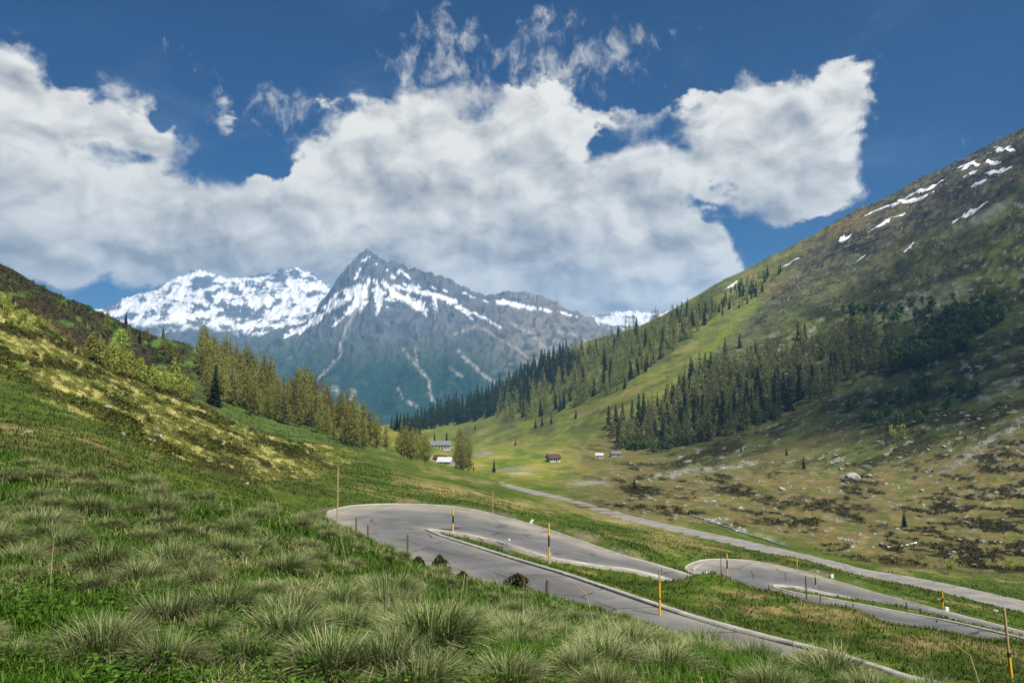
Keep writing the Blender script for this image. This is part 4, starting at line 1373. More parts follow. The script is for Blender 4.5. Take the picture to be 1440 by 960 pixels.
# ------------------------------------------------------------------ trees
M_BARK = mat('bark', (.085, .065, .048), rough=.95, var=.3, nscale=3)
M_LARCH = mat('larch_needles', attr='tint', rough=.8, spec=.1, var=.2, nscale=.4, translucent=.35, island=.35, objrand=.24)
M_SPRUCE = mat('spruce_needles', attr='tint', rough=.8, spec=.1, var=.2, nscale=.4, translucent=.1, island=.35, objrand=.2)
M_LEAF = mat('birch_leaves', attr='tint', rough=.7, spec=.15, var=.2, nscale=.5, translucent=.3, island=.35, objrand=.15)
M_HEATH = mat('heath_leaves', attr='tint', rough=.85, spec=.1, var=.2, nscale=.5, translucent=.1, island=.35)


def quads(ctr, size, rng, flat=0.0, aspect=1.6):
    """leaf-sized faces turned every way round the points ctr"""
    n = len(ctr)
    u = rng.normal(size=(n, 3))
    u[:, 2] *= (1 - flat)
    u /= np.linalg.norm(u, axis=1)[:, None]
    w = rng.normal(size=(n, 3))
    w = np.cross(u, w)
    w /= np.linalg.norm(w, axis=1)[:, None]
    s = (size * (0.6 + .8 * rng.random(n)))[:, None] if np.ndim(size) == 0 else (size * (0.6 + .8 * rng.random(n)))[:, None]
    a, c = u * s * aspect * .5, w * s * .5
    V = np.stack([ctr - a - c * .4, ctr - a * .1 - c, ctr + a, ctr + a * .1 + c], 1)
    return V.reshape(-1, 3), np.arange(n * 4).reshape(-1, 4)


def sticks(p0, p1, r, rng):
    """thin tapering three sided twigs"""
    n = len(p0)
    d = p1 - p0
    k = np.cross(d, [0.13, 0.27, 1.0])
    k /= np.linalg.norm(k, axis=1)[:, None] + 1e-9
    l = np.cross(d, k)
    l /= np.linalg.norm(l, axis=1)[:, None] + 1e-9
    V = np.stack([p0 + k * r, p0 - k * r * .5 + l * r * .87, p0 - k * r * .5 - l * r * .87, p1], 1)
    b0 = np.arange(n)[:, None] * 4
    return V.reshape(-1, 3), np.concatenate([b0 + [0, 1, 3], b0 + [1, 2, 3], b0 + [2, 0, 3]])


def trunk_mesh(h, r, lean, rng, seg=7, rings=6):
    z = np.linspace(-.6, h, rings)
    rad = r * (1 - np.clip(z / h, 0, 1) * .93) * np.where(z < .1, 1.25, 1)
    ang = np.arange(seg) * 2 * math.pi / seg
    cx = lean * (np.clip(z, 0, h) / h) ** 2
    V = np.stack([np.cos(ang)[None] * rad[:, None] + cx[:, None], np.sin(ang)[None] * rad[:, None], np.repeat(z[:, None], seg, 1)], -1).reshape(-1, 3)
    r_, c_ = np.meshgrid(np.arange(rings - 1), np.arange(seg), indexing='ij')
    a, b2 = (r_ * seg + c_).ravel(), (r_ * seg + (c_ + 1) % seg).ravel()
    return V, np.stack([a, b2, b2 + seg, a + seg], 1)


def conifer(h, rmax, kind, rng, lod=1.0):
    """-> trunk (V, quads, tris), crown (V, quads, colours)"""
    lean = rng.normal() * .25
    tv, tq = trunk_mesh(h, h * .013, lean, rng)
    P0, P1, L, S = [], [], [], []
    z = h * (.10 if kind == 'larch' else .04)
    base = z
    lop = rng.random() * 6.28
    while z < h * .985:
        f = (z - base) / (h - base)
        if kind == 'larch':
            rad = rmax * (1 - f) ** .60 * (.55 + .45 * min(1, f / .16)) * (.75 + .5 * rng.random())
            nb, droop, skip = int(4 + 3 * rng.random()), -.05 - .25 * rng.random(), .16
        else:
            rad = rmax * (1 - f) ** .9 * (.8 + .4 * rng.random())
            nb, droop, skip = int(6 + 3 * rng.random()), -.28 - .2 * rng.random(), .05
        a0 = rng.random() * 6.28
        for k in range(nb):
            if rng.random() < skip:
                continue
            a = a0 + k * 2 * math.pi / nb + rng.normal() * .25
            r = (rad * (.7 + .5 * rng.random()) + .12) * (1 + .18 * math.cos(a - lop))
            cx = lean * (z / h) ** 2
            p0 = np.array([cx, 0, z])
            p1 = np.array([cx + math.cos(a) * r, math.sin(a) * r, z + r * droop + (r * .12 if kind == 'spruce' else 0)])
            P0.append(p0)
            P1.append(p1)
            m = max(2, int(r * (4.2 if kind == 'larch' else 5.5) * lod))
            t = (.12 if kind == 'spruce' else .12) + (.9 if kind == 'spruce' else .85) * rng.random(m) ** .8
            c = p0 + (p1 - p0) * t[:, None] + rng.normal(size=(m, 3)) * np.array([.16, .16, .13]) * (.6 + .4 * r)
            c[:, 2] -= (.12 if kind == 'spruce' else .08) * t * r * rng.random(m)
            L.append(c)
            S.append(np.full(m, (.46 if kind == 'larch' else .55) * (.55 + .45 * (1 - f)) / math.sqrt(lod)))
        z += (.52 if kind == 'larch' else .42) * (h / 16) / (lod ** .5) * (.8 + .4 * rng.random())
    L.append(np.array([[lean, 0, h * .99]] * 3) + rng.normal(size=(3, 3)) * .08)
    S.append(np.full(3, .3))
    L, S = np.concatenate(L), np.concatenate(S)
    cv, cq = quads(L, S, rng, flat=.35, aspect=1.9)
    sv, stt = sticks(np.array(P0), np.array(P1), .035, rng)
    tt = stt + len(tv)
    tv = np.concatenate([tv, sv])
    return (tv, tq, tt), (cv, cq, L)


def broadleaf(h, w, rng, n=900, size=.34):
    stems = int(2 + rng.random() * 3)
    TV, TQ, off = [], [], 0
    lobes = []
    for k in range(stems):
        a = rng.random() * 6.28
        q = w * .3 * rng.random()
        v, f = trunk_mesh(h * (.6 + .25 * rng.random()), .09, 0, rng, 6, 5)
        zz = np.clip(v[:, 2] / h, 0, 1)
        v[:, 0] += math.cos(a) * q * zz * 2
        v[:, 1] += math.sin(a) * q * zz * 2
        TV.append(v)
        TQ.append(f + off)
        off += len(v)
        for j in range(4):
            zc = h * (.32 + .58 * rng.random())
            rr_ = w * (.5 - .28 * abs(zc / h - .45)) * (.5 + .7 * rng.random())
            lobes.append((math.cos(a) * q * zc / h * 2 + rng.normal() * w * .2, math.sin(a) * q * zc / h * 2 + rng.normal() * w * .2, zc, rr_ * .62))
    lobes = np.array(lobes)
    i = rng.integers(0, len(lobes), n)
    d = rng.normal(size=(n, 3))
    d /= np.linalg.norm(d, axis=1)[:, None]
    c = lobes[i, :3] + d * (lobes[i, 3] * (.45 + .6 * rng.random(n)))[:, None]
    c[:, 2] = np.clip(c[:, 2], .12 * h, h)
    cv, cq = quads(c, size, rng, flat=.2, aspect=1.3)
    return (np.concatenate(TV), np.concatenate(TQ), np.zeros((0, 3), int)), (cv, cq, c)


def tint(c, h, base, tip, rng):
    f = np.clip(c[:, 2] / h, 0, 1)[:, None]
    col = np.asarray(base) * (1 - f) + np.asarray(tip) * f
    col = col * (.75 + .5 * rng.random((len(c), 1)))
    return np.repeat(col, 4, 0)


TREES = {}


def variant(key, kind, h, rmax, base, tip, mats, lod, seed):
    rng = np.random.default_rng(seed)
    if kind == 'broad':
        (tv, tq, tt), (cv, cq, ctr) = broadleaf(h, rmax * 2, rng, int(1000 * lod), .36 / math.sqrt(lod))
    else:
        (tv, tq, tt), (cv, cq, ctr) = conifer(h, rmax, kind, rng, lod)
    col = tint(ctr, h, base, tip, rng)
    t = np_mesh('trunk', tv, [tq, tt])
    t.materials.append(M_BARK)
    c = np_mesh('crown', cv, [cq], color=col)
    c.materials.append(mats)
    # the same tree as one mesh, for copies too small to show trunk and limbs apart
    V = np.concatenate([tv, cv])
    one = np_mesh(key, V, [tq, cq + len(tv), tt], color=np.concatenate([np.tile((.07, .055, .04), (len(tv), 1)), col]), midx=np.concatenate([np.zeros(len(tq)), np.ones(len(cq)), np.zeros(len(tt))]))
    one.materials.append(M_BARK)
    one.materials.append(mats)
    TREES.setdefault(key, []).append(dict(t=t, c=c, one=one, h=h, raw=(tv, tq, tt, cv, cq, col)))


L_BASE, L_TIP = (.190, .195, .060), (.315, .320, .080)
for i in range(5):
    variant('larch', 'larch', 16, 3.1 + .45 * (i % 3), L_BASE, L_TIP, M_LARCH, 1.35, 100 + i)
for i in range(3):
    variant('larch_dull', 'larch', 16, 2.5 + .5 * i, (.135, .130, .058), (.23, .22, .080), M_LARCH, 1.1, 120 + i)
for i in range(4):
    variant('larch_far', 'larch', 16, 3.2 + .3 * (i % 3), (.165, .172, .068), (.235, .25, .086), M_LARCH, .45, 140 + i)
for i in range(3):
    variant('larch_sun', 'larch', 16, 3.2 + .3 * (i % 3), (.17, .18, .050), (.25, .26, .065), M_LARCH, .42, 150 + i)
for i in range(3):
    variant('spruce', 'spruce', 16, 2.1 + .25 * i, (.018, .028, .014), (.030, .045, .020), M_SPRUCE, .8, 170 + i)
for i in range(3):
    variant('spruce_far', 'spruce', 16, 2.2 + .25 * i, (.020, .032, .016), (.034, .050, .022), M_SPRUCE, .4, 180 + i)
for i in range(4):
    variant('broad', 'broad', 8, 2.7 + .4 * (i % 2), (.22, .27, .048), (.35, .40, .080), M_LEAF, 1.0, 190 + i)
for i in range(3):
    variant('young', 'larch', 9, 2.6 + .3 * i, (.26, .30, .060), (.40, .44, .090), M_LARCH, 1.5, 160 + i)
for i in range(3):
    variant('shrub', 'broad', 5, 2.1 + .3 * (i % 2), (.070, .115, .026), (.110, .175, .036), M_LEAF, .5, 200 + i)
for i in range(2):
    variant('pine', 'broad', 10, 2.6, (.026, .036, .016), (.045, .055, .022), M_SPRUCE, .9, 210 + i)

PLAN = []       # (kind name, mesh key, point, height in m, label, category, group)


def inside(px, py, poly):
    c = False
    j = len(poly) - 1
    for i in range(len(poly)):
        (xi, yi), (xj, yj) = poly[i], poly[j]
        if (yi > py) != (yj > py) and px < (xj - xi) * (py - yi) / (yj - yi) + xi:
            c = not c
        j = i
    return c


def scatter(poly, n, keys, hpx, name, label, cat, group, dmin, dmax=1e9, gap=5.0, hm=None, rnd=random.Random(5)):
    xs, ys = [p[0] for p in poly], [p[1] for p in poly]
    got, tries = [], 0
    while len(got) < n and tries < n * 60:
        tries += 1
        px, py = rnd.uniform(min(xs), max(xs)), rnd.uniform(min(ys), max(ys))
        if not inside(px, py, poly):
            continue
        if any((px - a) ** 2 + ((py - c) * 1.6) ** 2 < gap * gap for a, c in got):
            continue
        h = land.hit(px, py, dmin, dmax)
        if h is None:
            continue
        got.append((px, py))
        H = rnd.uniform(*hm) if hm else rnd.uniform(*hpx) / F * h.y
        PLAN.append((name, rnd.choice(keys), h, H, label, cat, group))


def plant(px, py, hp, key, name, label, cat, dmin=60, dmax=1e9, group=None):
    h = land.hit(px, py, dmin, dmax)
    if h is not None:
        PLAN.append((name, key, h, hp / F * h.y, label, cat, group))


# left slope stand
scatter([(272, 505), (300, 505), (400, 548), (470, 588), (545, 622), (548, 636), (500, 632), (440, 612), (360, 588), (290, 562)], 150, ['larch', 'larch', 'larch_dull'], (32, 60), 'larch_tree', 'olive green larch in the dense stand on the left slope', 'larch tree', 'larches of the stand on the left slope', 225, 620, 5.0)
scatter([(275, 500), (380, 528), (470, 580), (520, 610), (440, 592), (330, 550)], 46, ['larch', 'larch_dull'], (22, 40), 'larch_tree', 'larch at the upper rim of the left stand against the blue mountain', 'larch tree', 'larches along the rim of the left stand', 300, 640, 4.5)
plant(302, 572, 58, 'spruce', 'spruce_tree', 'slim very dark spruce standing out among the olive larches of the left slope', 'spruce tree', 200)
for (px, py, hp) in ((385, 530, 30), (365, 520, 44), (350, 520, 46), (412, 545, 30), (430, 556, 24)):
    plant(px, py, hp, 'spruce', 'spruce_tree', 'dark spruce rising over the rim of the left larch stand', 'spruce tree', 330, group='dark spruces in the rim of the left stand')
# bright young broadleaf trees below the crest
for (px, py, hp) in ((127, 505, 38), (140, 512, 40), (158, 516, 36), (172, 510, 48), (170, 530, 42), (182, 532, 36), (150, 520, 34), (198, 538, 34), (215, 545, 32), (232, 552, 34), (245, 548, 46), (250, 560, 36), (262, 566, 30), (222, 552, 30)):
    plant(px, py, hp, 'broad' if (px + py) % 3 == 0 else 'young', 'birch_tree', 'bright yellow green young broadleaf tree below the crest of the left slope', 'birch tree', 180, 420, 'bright young trees on the left slope')
scatter([(0, 425), (40, 440), (70, 470), (40, 480), (0, 470)], 8, ['broad'], (14, 24), 'bush', 'round yellow green bush on the grassy crest at the left edge', 'bush', 'yellow green bushes on the left crest', 140, 260, 12)
for (px, py, hp, k, nm, lb) in ((137, 437, 33, 'pine', 'stone_pine', 'dark round topped pine on the left skyline, tallest of the skyline trees'), (147, 442, 24, 'pine', 'stone_pine', 'smaller dark pine leaning against the tallest skyline pine'),
                                (60, 398, 15, 'spruce', 'spruce_tree', 'lone dark spruce on the left skyline near the picture edge'), (27, 384, 10, 'pine', 'bush', 'low dark bush on the skyline at the far left'),
                                (177, 458, 18, 'spruce', 'spruce_tree', 'small pointed spruce on the skyline right of the pines'), (229, 478, 18, 'spruce', 'spruce_tree', 'pointed spruce on the skyline above the bright trees'),
                                (196, 484, 22, 'spruce', 'spruce_tree', 'short dark spruce in the heath above the bright trees'), (262, 484, 12, 'spruce', 'spruce_tree', 'small dark spruce just left of the larch stand'), (275, 487, 12, 'spruce', 'spruce_tree', 'small dark spruce at the corner of the larch stand'),
                                (150, 470, 36, 'larch', 'larch_tree', 'single grey green larch below the skyline pines'), (207, 480, 22, 'larch', 'larch_tree', 'thin larch just breaking the left skyline'), (230, 500, 32, 'larch', 'larch_tree', 'pale larch on the dark heath right of centre slope'), (240, 512, 34, 'larch', 'larch_tree', 'larch standing over the bright young trees'), (180, 482, 26, 'larch', 'larch_tree', 'brownish larch on the heath right of the pines')):
    plant(px, py, hp, k, nm, lb, nm.replace('_', ' '), 240, 520)
scatter([(0, 385), (60, 402), (130, 440), (230, 482), (270, 492), (262, 520), (180, 495), (90, 450), (0, 400)], 60, ['shrub', 'pine'], (5, 11), 'bush', 'low dark bush in the heath behind the left crest', 'bush', 'low bushes of the left hill', 240, 480, 5)

# valley floor clumps
scatter([(562, 640), (606, 640), (606, 652), (566, 648)], 16, ['larch'], (30, 46), 'larch_tree', 'olive larch in the clump left of the long building', 'larch tree', 'larches of the clump beside the long building', 330, 640, 4)
scatter([(642, 640), (660, 640), (660, 662), (644, 662)], 9, ['larch'], (34, 50), 'larch_tree', 'slender olive larch in the row right of the long building', 'larch tree', 'larches of the row right of the long building', 330, 640, 4)
for (px, py, hp, lb) in ((695, 664, 18, 'lone dark spruce in front of the meadow where the valley road ends'), (666, 661, 8, 'tiny dark spruce at the end of the valley road'), (628, 623, 16, 'dark spruce behind the right half of the long building'), (611, 622, 14, 'dark spruce behind the left half of the long building'), (668, 604, 9, 'single small spruce on the upper meadow'), (725, 626, 9, 'small dark spruce alone on the meadow slope')):
    plant(px, py, hp, 'spruce_far', 'spruce_tree', lb, 'spruce tree', 360)
plant(631, 656, 12, 'larch', 'larch_tree', 'small round larch behind the shining hut roof', 'larch tree', 380)
for (px, py) in ((753, 602), (762, 598), (775, 596), (810, 588)):
    plant(px, py, 14, 'spruce_far', 'spruce_tree', 'small spruce scattered on the meadow below the ridge forest', 'spruce tree', 700, group='small spruces on the upper meadow')
# dark ridge forest in the middle
scatter([(555, 608), (600, 592), (660, 566), (740, 520), (800, 500), (812, 520), (740, 560), (690, 588), (640, 598), (560, 612)], 230, ['spruce_far'], (20, 29), 'spruce_tree', 'dark spruce in the forest on the middle ridge', 'spruce tree', 'dark spruces of the middle ridge', 560, 2300, 4.2)
scatter([(560, 612), (548, 600), (575, 606), (600, 600), (590, 612)], 20, ['spruce_far'], (14, 22), 'spruce_tree', 'dark spruce in the gap between the slopes', 'spruce tree', 'spruces in the valley gap', 560, 2300, 3.5)
scatter([(700, 548), (790, 506), (880, 470), (930, 452), (1000, 425), (1010, 445), (940, 500), (880, 545), (800, 575), (740, 590), (700, 592)], 400, ['larch_sun', 'larch_sun', 'larch_sun', 'larch_far', 'spruce_far'], (16, 26), 'larch_tree', 'pale green larch in the open wood on the middle ridge', 'larch tree', 'larches of the middle ridge', 640, 2300, 4.0)
scatter([(1000, 425), (1050, 395), (1100, 380), (1075, 408), (1040, 435), (1000, 450)], 60, ['larch_sun', 'spruce_far'], (9, 16), 'larch_tree', 'stunted larch at the tree line of the right slope', 'larch tree', 'larches at the tree line', 700, 2300, 4.5)
scatter([(893, 590), (935, 572), (985, 520), (1012, 500), (1000, 540), (940, 600)], 40, ['larch_sun', 'larch_far', 'spruce_far'], (22, 34), 'larch_tree', 'larch below the bright green ribbon of the right slope', 'larch tree', 'larches beside the green ribbon', 560, 2300, 6)
# right forest
scatter([(848, 612), (900, 605), (945, 560), (1010, 510), (1110, 500), (1200, 470), (1290, 470), (1275, 520), (1230, 528), (1110, 585), (1000, 620), (915, 638), (860, 634)], 330, ['larch_far'], (24, 42), 'larch_tree', 'grey green larch in the broad forest of the right slope', 'larch tree', 'larches of the right forest', 470, 1500, 5.4)
for (px, py, hp) in ((856, 600, 30), (866, 602, 34), (876, 603, 36), (889, 602, 40), (898, 600, 46), (905, 596, 44), (955, 563, 36), (962, 560, 32), (1000, 520, 26), (1020, 498, 24), (1040, 490, 22), (1122, 478, 26), (1132, 478, 24), (1062, 498, 20)):
    plant(px, py, hp, 'spruce_far', 'spruce_tree', 'nearly black spruce at the sunlit border of the right forest', 'spruce tree', 560, group='black spruces at the forest border')
scatter([(860, 625), (940, 600), (1100, 545), (1200, 520), (1120, 578), (1000, 615), (900, 634)], 34, ['spruce_far'], (34, 48), 'spruce_tree', 'dark spruce scattered through the right forest', 'spruce tree', 'spruces inside the right forest', 470, 1200, 12)
scatter([(880, 632), (960, 622), (1080, 588), (1110, 582), (1060, 602), (930, 636)], 26, ['shrub'], (9, 17), 'bush', 'fresh green bush at the lower edge of the right forest', 'bush', 'fresh green bushes under the right forest', 460, 700, 7)
scatter([(1248, 520), (1262, 500), (1330, 470), (1400, 432), (1410, 450), (1370, 486), (1290, 520)], 55, ['shrub'], (16, 28), 'bush', 'bright green leafy bush in the thicket at the right forest end', 'bush', 'bright green bushes at the right forest end', 440, 900, 7)
scatter([(1180, 440), (1290, 430), (1400, 425), (1420, 440), (1300, 470), (1190, 468)], 45, ['shrub', 'pine'], (9, 18), 'bush', 'dull green bush above the right forest', 'bush', 'dull bushes above the right forest', 500, 1100, 7)
scatter([(1190, 560), (1300, 535), (1380, 560), (1300, 600), (1200, 600)], 18, ['shrub'], (12, 22), 'bush', 'green bush among the boulders of the right slope', 'bush', 'bushes among the boulders', 330, 620, 14)
plant(1272, 741, 22, 'spruce', 'spruce_tree', 'small dark cone shaped spruce alone on the valley flat', 'spruce tree', 150, 360)
for (px, py, hp, lb) in ((1130, 659, 18, 'dark little spruce on the stony foot of the right slope'), (1042, 634, 10, 'little dark spruce at the edge of the straw slope'), (892, 688, 16, 'dark spruce on the mound beside the shingle bank'), (1106, 640, 11, 'tiny dark spruce left of the stony foot spruce')):
    plant(px, py, hp, 'spruce', 'spruce_tree', lb, 'spruce tree', 200, 700)
for (px, py, hp, lb) in ((1424, 806, 22, 'round olive bush at the right edge above the valley road'), (1334, 806, 20, 'yellowish bush in the dark heath above the valley road'), (1262, 622, 26, 'yellow green bush among pale rocks on the right slope')):
    plant(px, py, hp, 'broad', 'bush', lb, 'bush', 110, 620)

# build: per kind the 280 that show largest are objects, the rest of the wood is one mass
size = lambda e: e[3] / e[2].y
by_kind = {}
for e in PLAN:
    by_kind.setdefault(e[0], []).append(e)
rest = []
rt = random.Random(3)
for kind, lst in by_kind.items():
    lst.sort(key=size, reverse=True)
    lst.sort(key=lambda e: 0 if e[6] is None else 1)
    for i, (name, key, p, H, label, cat, group) in enumerate(lst):
        if i >= 285:
            rest.append((key, p, H))
            continue
        v = rt.choice(TREES[key])
        s = H / v['h']
        rz = rt.uniform(0, 6.28)
        sw = s * rt.uniform(.85, 1.2)
        if H / p.y * F > 27:
            root = empty(name, p, label, cat, group, rz)
            for nm, me in (('trunk', v['t']), ('crown', v['c'])):
                o = bpy.data.objects.new(nm, me)
                COL.objects.link(o)
                o.parent = root
                o.scale = (sw, sw, s)
        else:
            o = bpy.data.objects.new(name, v['one'])
            COL.objects.link(o)
            o.location = p
            o.rotation_euler.z = rz
            o.scale = (sw, sw, s)
            tag(o, label, cat, group)
if rest:
    VV, QQ, TT, CCc, MI, off = [], [], [], [], [], 0
    mq, mt_ = [], []
    for key, p, H in rest:
        v = rt.choice(TREES[key])
        tv, tq, tt, cv, cq, col = v['raw']
        s = H / v['h']
        a = rt.uniform(0, 6.28)
        V = np.concatenate([tv, cv]) * s
        V = np.stack([V[:, 0] * math.cos(a) - V[:, 1] * math.sin(a), V[:, 0] * math.sin(a) + V[:, 1] * math.cos(a), V[:, 2]], 1) + np.array(p)
        VV.append(V)
        QQ += [tq + off, cq + len(tv) + off]
        mq += [np.zeros(len(tq)), np.full(len(cq), 1 if 'larch' in key else 2)]
        TT.append(tt + off)
        CCc.append(np.concatenate([np.tile((.07, .055, .04), (len(tv), 1)), col * rt.uniform(.8, 1.2)]))
        off += len(V)
    TT = np.concatenate(TT)
    me = np_mesh('far_forest', np.concatenate(VV), [np.concatenate(QQ), TT], color=np.concatenate(CCc), midx=np.concatenate(mq + [np.zeros(len(TT))]))
    tag(obj('far_forest', me, [M_BARK, M_LARCH, M_SPRUCE]), 'far wood of small larches and spruces on the ridge and right slope', 'forest', kind='stuff')

# ------------------------------------------------------------------ rocks
def rock_mesh(seed, flat=.6):
    rng = np.random.default_rng(seed)
    bm = bmesh.new()
    bmesh.ops.create_icosphere(bm, subdivisions=2, radius=.5)
    s = Vector((1, .6 + .4 * rng.random(), flat * (.7 + .5 * rng.random())))
    cuts = [(Vector(rng.normal(size=3)).normalized(), .28 + .15 * rng.random()) for _ in range(7)]
    for v in bm.verts:
        for nrm, d in cuts:
            k = v.co.dot(nrm)
            if k > d:
                v.co -= nrm * (k - d)
        v.co = Vector((v.co.x * s.x, v.co.y * s.y, v.co.z * s.z)) + Vector(rng.normal(size=3)) * .012
    return bm_mesh('boulder', bm)


M_ROCK = mat('lichen_rock', (.27, .275, .245), rough=.95, var=.35, nscale=2.2, bump=.6, bscale=6, objrand=.2)
ROCKS = [rock_mesh(300 + i) for i in range(6)]
for m_ in ROCKS:
    m_.materials.append(M_ROCK)
RP = []
rr_ = random.Random(21)


def rocks(poly, n, spx, dmin, dmax, label, group):
    xs, ys = [p[0] for p in poly], [p[1] for p in poly]
    k = tries = 0
    while k < n and tries < n * 40:
        tries += 1
        px, py = rr_.uniform(min(xs), max(xs)), rr_.uniform(min(ys), max(ys))
        if not inside(px, py, poly):
            continue
        if perlin(np.array([px / 34.0]), np.array([(py + .4 * px) / 13.0]), 8)[0] < rr_.uniform(-.25, .35):
            continue
        h = land.hit(px, py, dmin, dmax)
        if h is None:
            continue
        k += 1
        RP.append((h, spx[0] + (spx[1] - spx[0]) * rr_.random() ** 2.2, label, group))


rocks([(1130, 590), (1300, 520), (1440, 470), (1440, 720), (1300, 700), (1150, 660)], 150, (3, 10), 300, 640, 'pale lichen grey boulder on the lower right slope', 'boulders of the lower right slope')
rocks([(860, 680), (1000, 650), (1200, 660), (1440, 740), (1440, 800), (1250, 790), (1050, 735), (900, 715)], 70, (3, 9), 200, 420, 'pale boulder lying in the straw grass of the valley flat', 'boulders of the valley flat')
rocks([(1200, 440), (1330, 400), (1400, 430), (1300, 450), (1220, 460)], 40, (2.5, 6), 600, 1100, 'grey boulder in the scree above the right forest', 'boulders of the high scree')
rocks([(0, 560), (150, 560), (420, 660), (460, 690), (200, 680), (0, 650)], 26, (3, 8), 20, 200, 'whitish stone in the dark grass of the left slope', 'stones of the left slope')
for (px, py, s, lb) in ((210, 621, 22, 'dark broken rock outcrop on the left slope'), (222, 617, 14, 'smaller dark rock beside the outcrop'), (172, 612, 12, 'pale flat stone left of the dark outcrop'), (152, 573, 13, 'pale pointed rock on the heath of the left slope'), (145, 568, 8, 'small pale rock above the pointed one'), (38, 640, 13, 'white stone low on the left slope near the picture edge'), (104, 498, 9, 'white rock under the bright young trees'), (866, 818, 5, 'white stone on the verge between the near leg and the second leg'),
                        (1150, 804, 8, 'pale stone above the lower hairpin'), (915, 690, 0, ''), (1200, 672, 24, 'large pale slab at the stony foot of the right slope'), (1100, 689, 14, 'rounded pale boulder on the valley flat'), (1400, 860, 9, 'pale stone below the valley road at the right')):
    if s:
        h = land.hit(px, py, 60, 700)
        if h is not None:
            RP.append((h, s, lb, None))
RP.sort(key=lambda e: (e[3] is not None, -e[1] / 1.0))
for i, (h, s, lb, g) in enumerate(RP):
    o = bpy.data.objects.new('boulder', ROCKS[i % 6])
    COL.objects.link(o)
    k = s / F * h.y
    o.location = h + Vector((0, 0, k * .08))
    o.scale = (k, k * rr_.uniform(.7, 1.3), k * rr_.uniform(.6, 1.0))
    o.rotation_euler = (rr_.uniform(-.3, .3), rr_.uniform(-.3, .3), rr_.uniform(0, 6.28))
    tag(o, lb, 'boulder', g)

# small stones and heath plants nobody could count
def ground_at(px, py, dmin, dmax):
    return land.hit(px, py, dmin, dmax)


def sample_land(n, amin, amax, dmin, dmax, rng):
    a = rng.uniform(amin, amax, n)
    d = np.exp(rng.uniform(math.log(dmin), math.log(dmax), n))
    x, y = a * d, d
    z = land.z(x, y)
    # colour of the ground at that place
    i = np.clip(np.searchsorted(land.A, a), 0, len(land.A) - 1)
    j = np.clip(np.searchsorted(land.L, np.log(d)), 0, len(land.L) - 1)
    return x, y, z, LANDC[j, i], rd_full[j, i], land.PX[j, i], land.PY[j, i]


rng = np.random.default_rng(33)
x, y, z, c, rd, px, py = sample_land(110000, .05, .78, 180, 1150, rng)
lum = c.mean(1)
keep = (rng.random(len(x)) < sst(lum, .11, .18)) & (rd > 2) & (px > 860) & (c[:, 1] < c[:, 0] * 1.12) & (c[:, 2] > c[:, 0] * .5)
x, y, z = x[keep], y[keep], z[keep]
x2, y2, z2, c2, r2, px2, py2 = sample_land(52000, .16, .80, 560, 1650, rng)
k2 = (py2 < 470 - .25 * (px2 - 1000)) & (fbm(x2 / 60, y2 / 60, 93, 4, .6) + .25 * rng.normal(size=len(x2)) > .12) & (px2 > 1010)
x, y, z = np.concatenate([x, x2[k2]]), np.concatenate([y, y2[k2]]), np.concatenate([z, z2[k2]])
VV, FF = [], []
n = len(x)
s = (.25 + .7 * rng.random(n) ** 2.5) * (.5 + y / 500)
d8 = rng.normal(size=(n, 6, 3)) * .12 + np.array([[1, 0, 0], [-1, 0, 0], [0, 1, 0], [0, -1, 0], [0, 0, .8], [0, 0, -.6]])
V = np.stack([x, y, z + s * .15], 1)[:, None, :] + d8 * s[:, None, None] * .5
b0 = (np.arange(n) * 6)[:, None]
FF = np.concatenate([b0 + t for t in ([0, 2, 4], [2, 1, 4], [1, 3, 4], [3, 0, 4], [2, 0, 5], [1, 2, 5], [3, 1, 5], [0, 3, 5])])
tag(obj('scree_rubble', np_mesh('scree_rubble', V.reshape(-1, 3), [FF]), mat('scree', (.34, .345, .31), var=.2, nscale=.4, island=.35)), 'loose pale stones strewn over the right slope', 'scree', kind='stuff')

# heath: low woody plants on the dark patches of both slopes
x, y, z, c, rd, px, py = sample_land(230000, -.75, .8, 60, 1600, rng)
lum = c.mean(1)
keep = (rng.random(len(x)) < 1 - sst(lum, .035, .075)) & (c[:, 1] < c[:, 0] * 1.25) & (rd > 5) & ((px < 640) & (py < 640) | (px > 850) & (y > 170))
x, y, z, c = x[keep], y[keep], z[keep], c[keep]
n = len(x)
K = 9
w = (.30 + .45 * rng.random(n)) * (.75 + y / 420)
ctr = np.stack([x, y, z], 1)[:, None, :] + rng.normal(size=(n, K, 3)) * (w[:, None, None] * np.array([.45, .45, .20])) + np.array([0, 0, .30]) * w[:, None, None]
cv, cq = quads(ctr.reshape(-1, 3), np.repeat(w * .42, K), rng, flat=.2, aspect=1.3)
col = np.repeat(c * (.8 + .7 * rng.random((n, 1))) + np.array([.004, .006, .001]), K * 4, 0)
tag(obj('heath_shrubbery', np_mesh('heath_shrubbery', cv, [cq], color=col), M_HEATH), 'low dark heath plants covering both valley slopes', 'heath', kind='stuff')

# ------------------------------------------------------------------ grass
M_GRASS = mat('grass_blades', attr='tint', rough=.65, spec=.2, var=0, translucent=.35, island=.25)


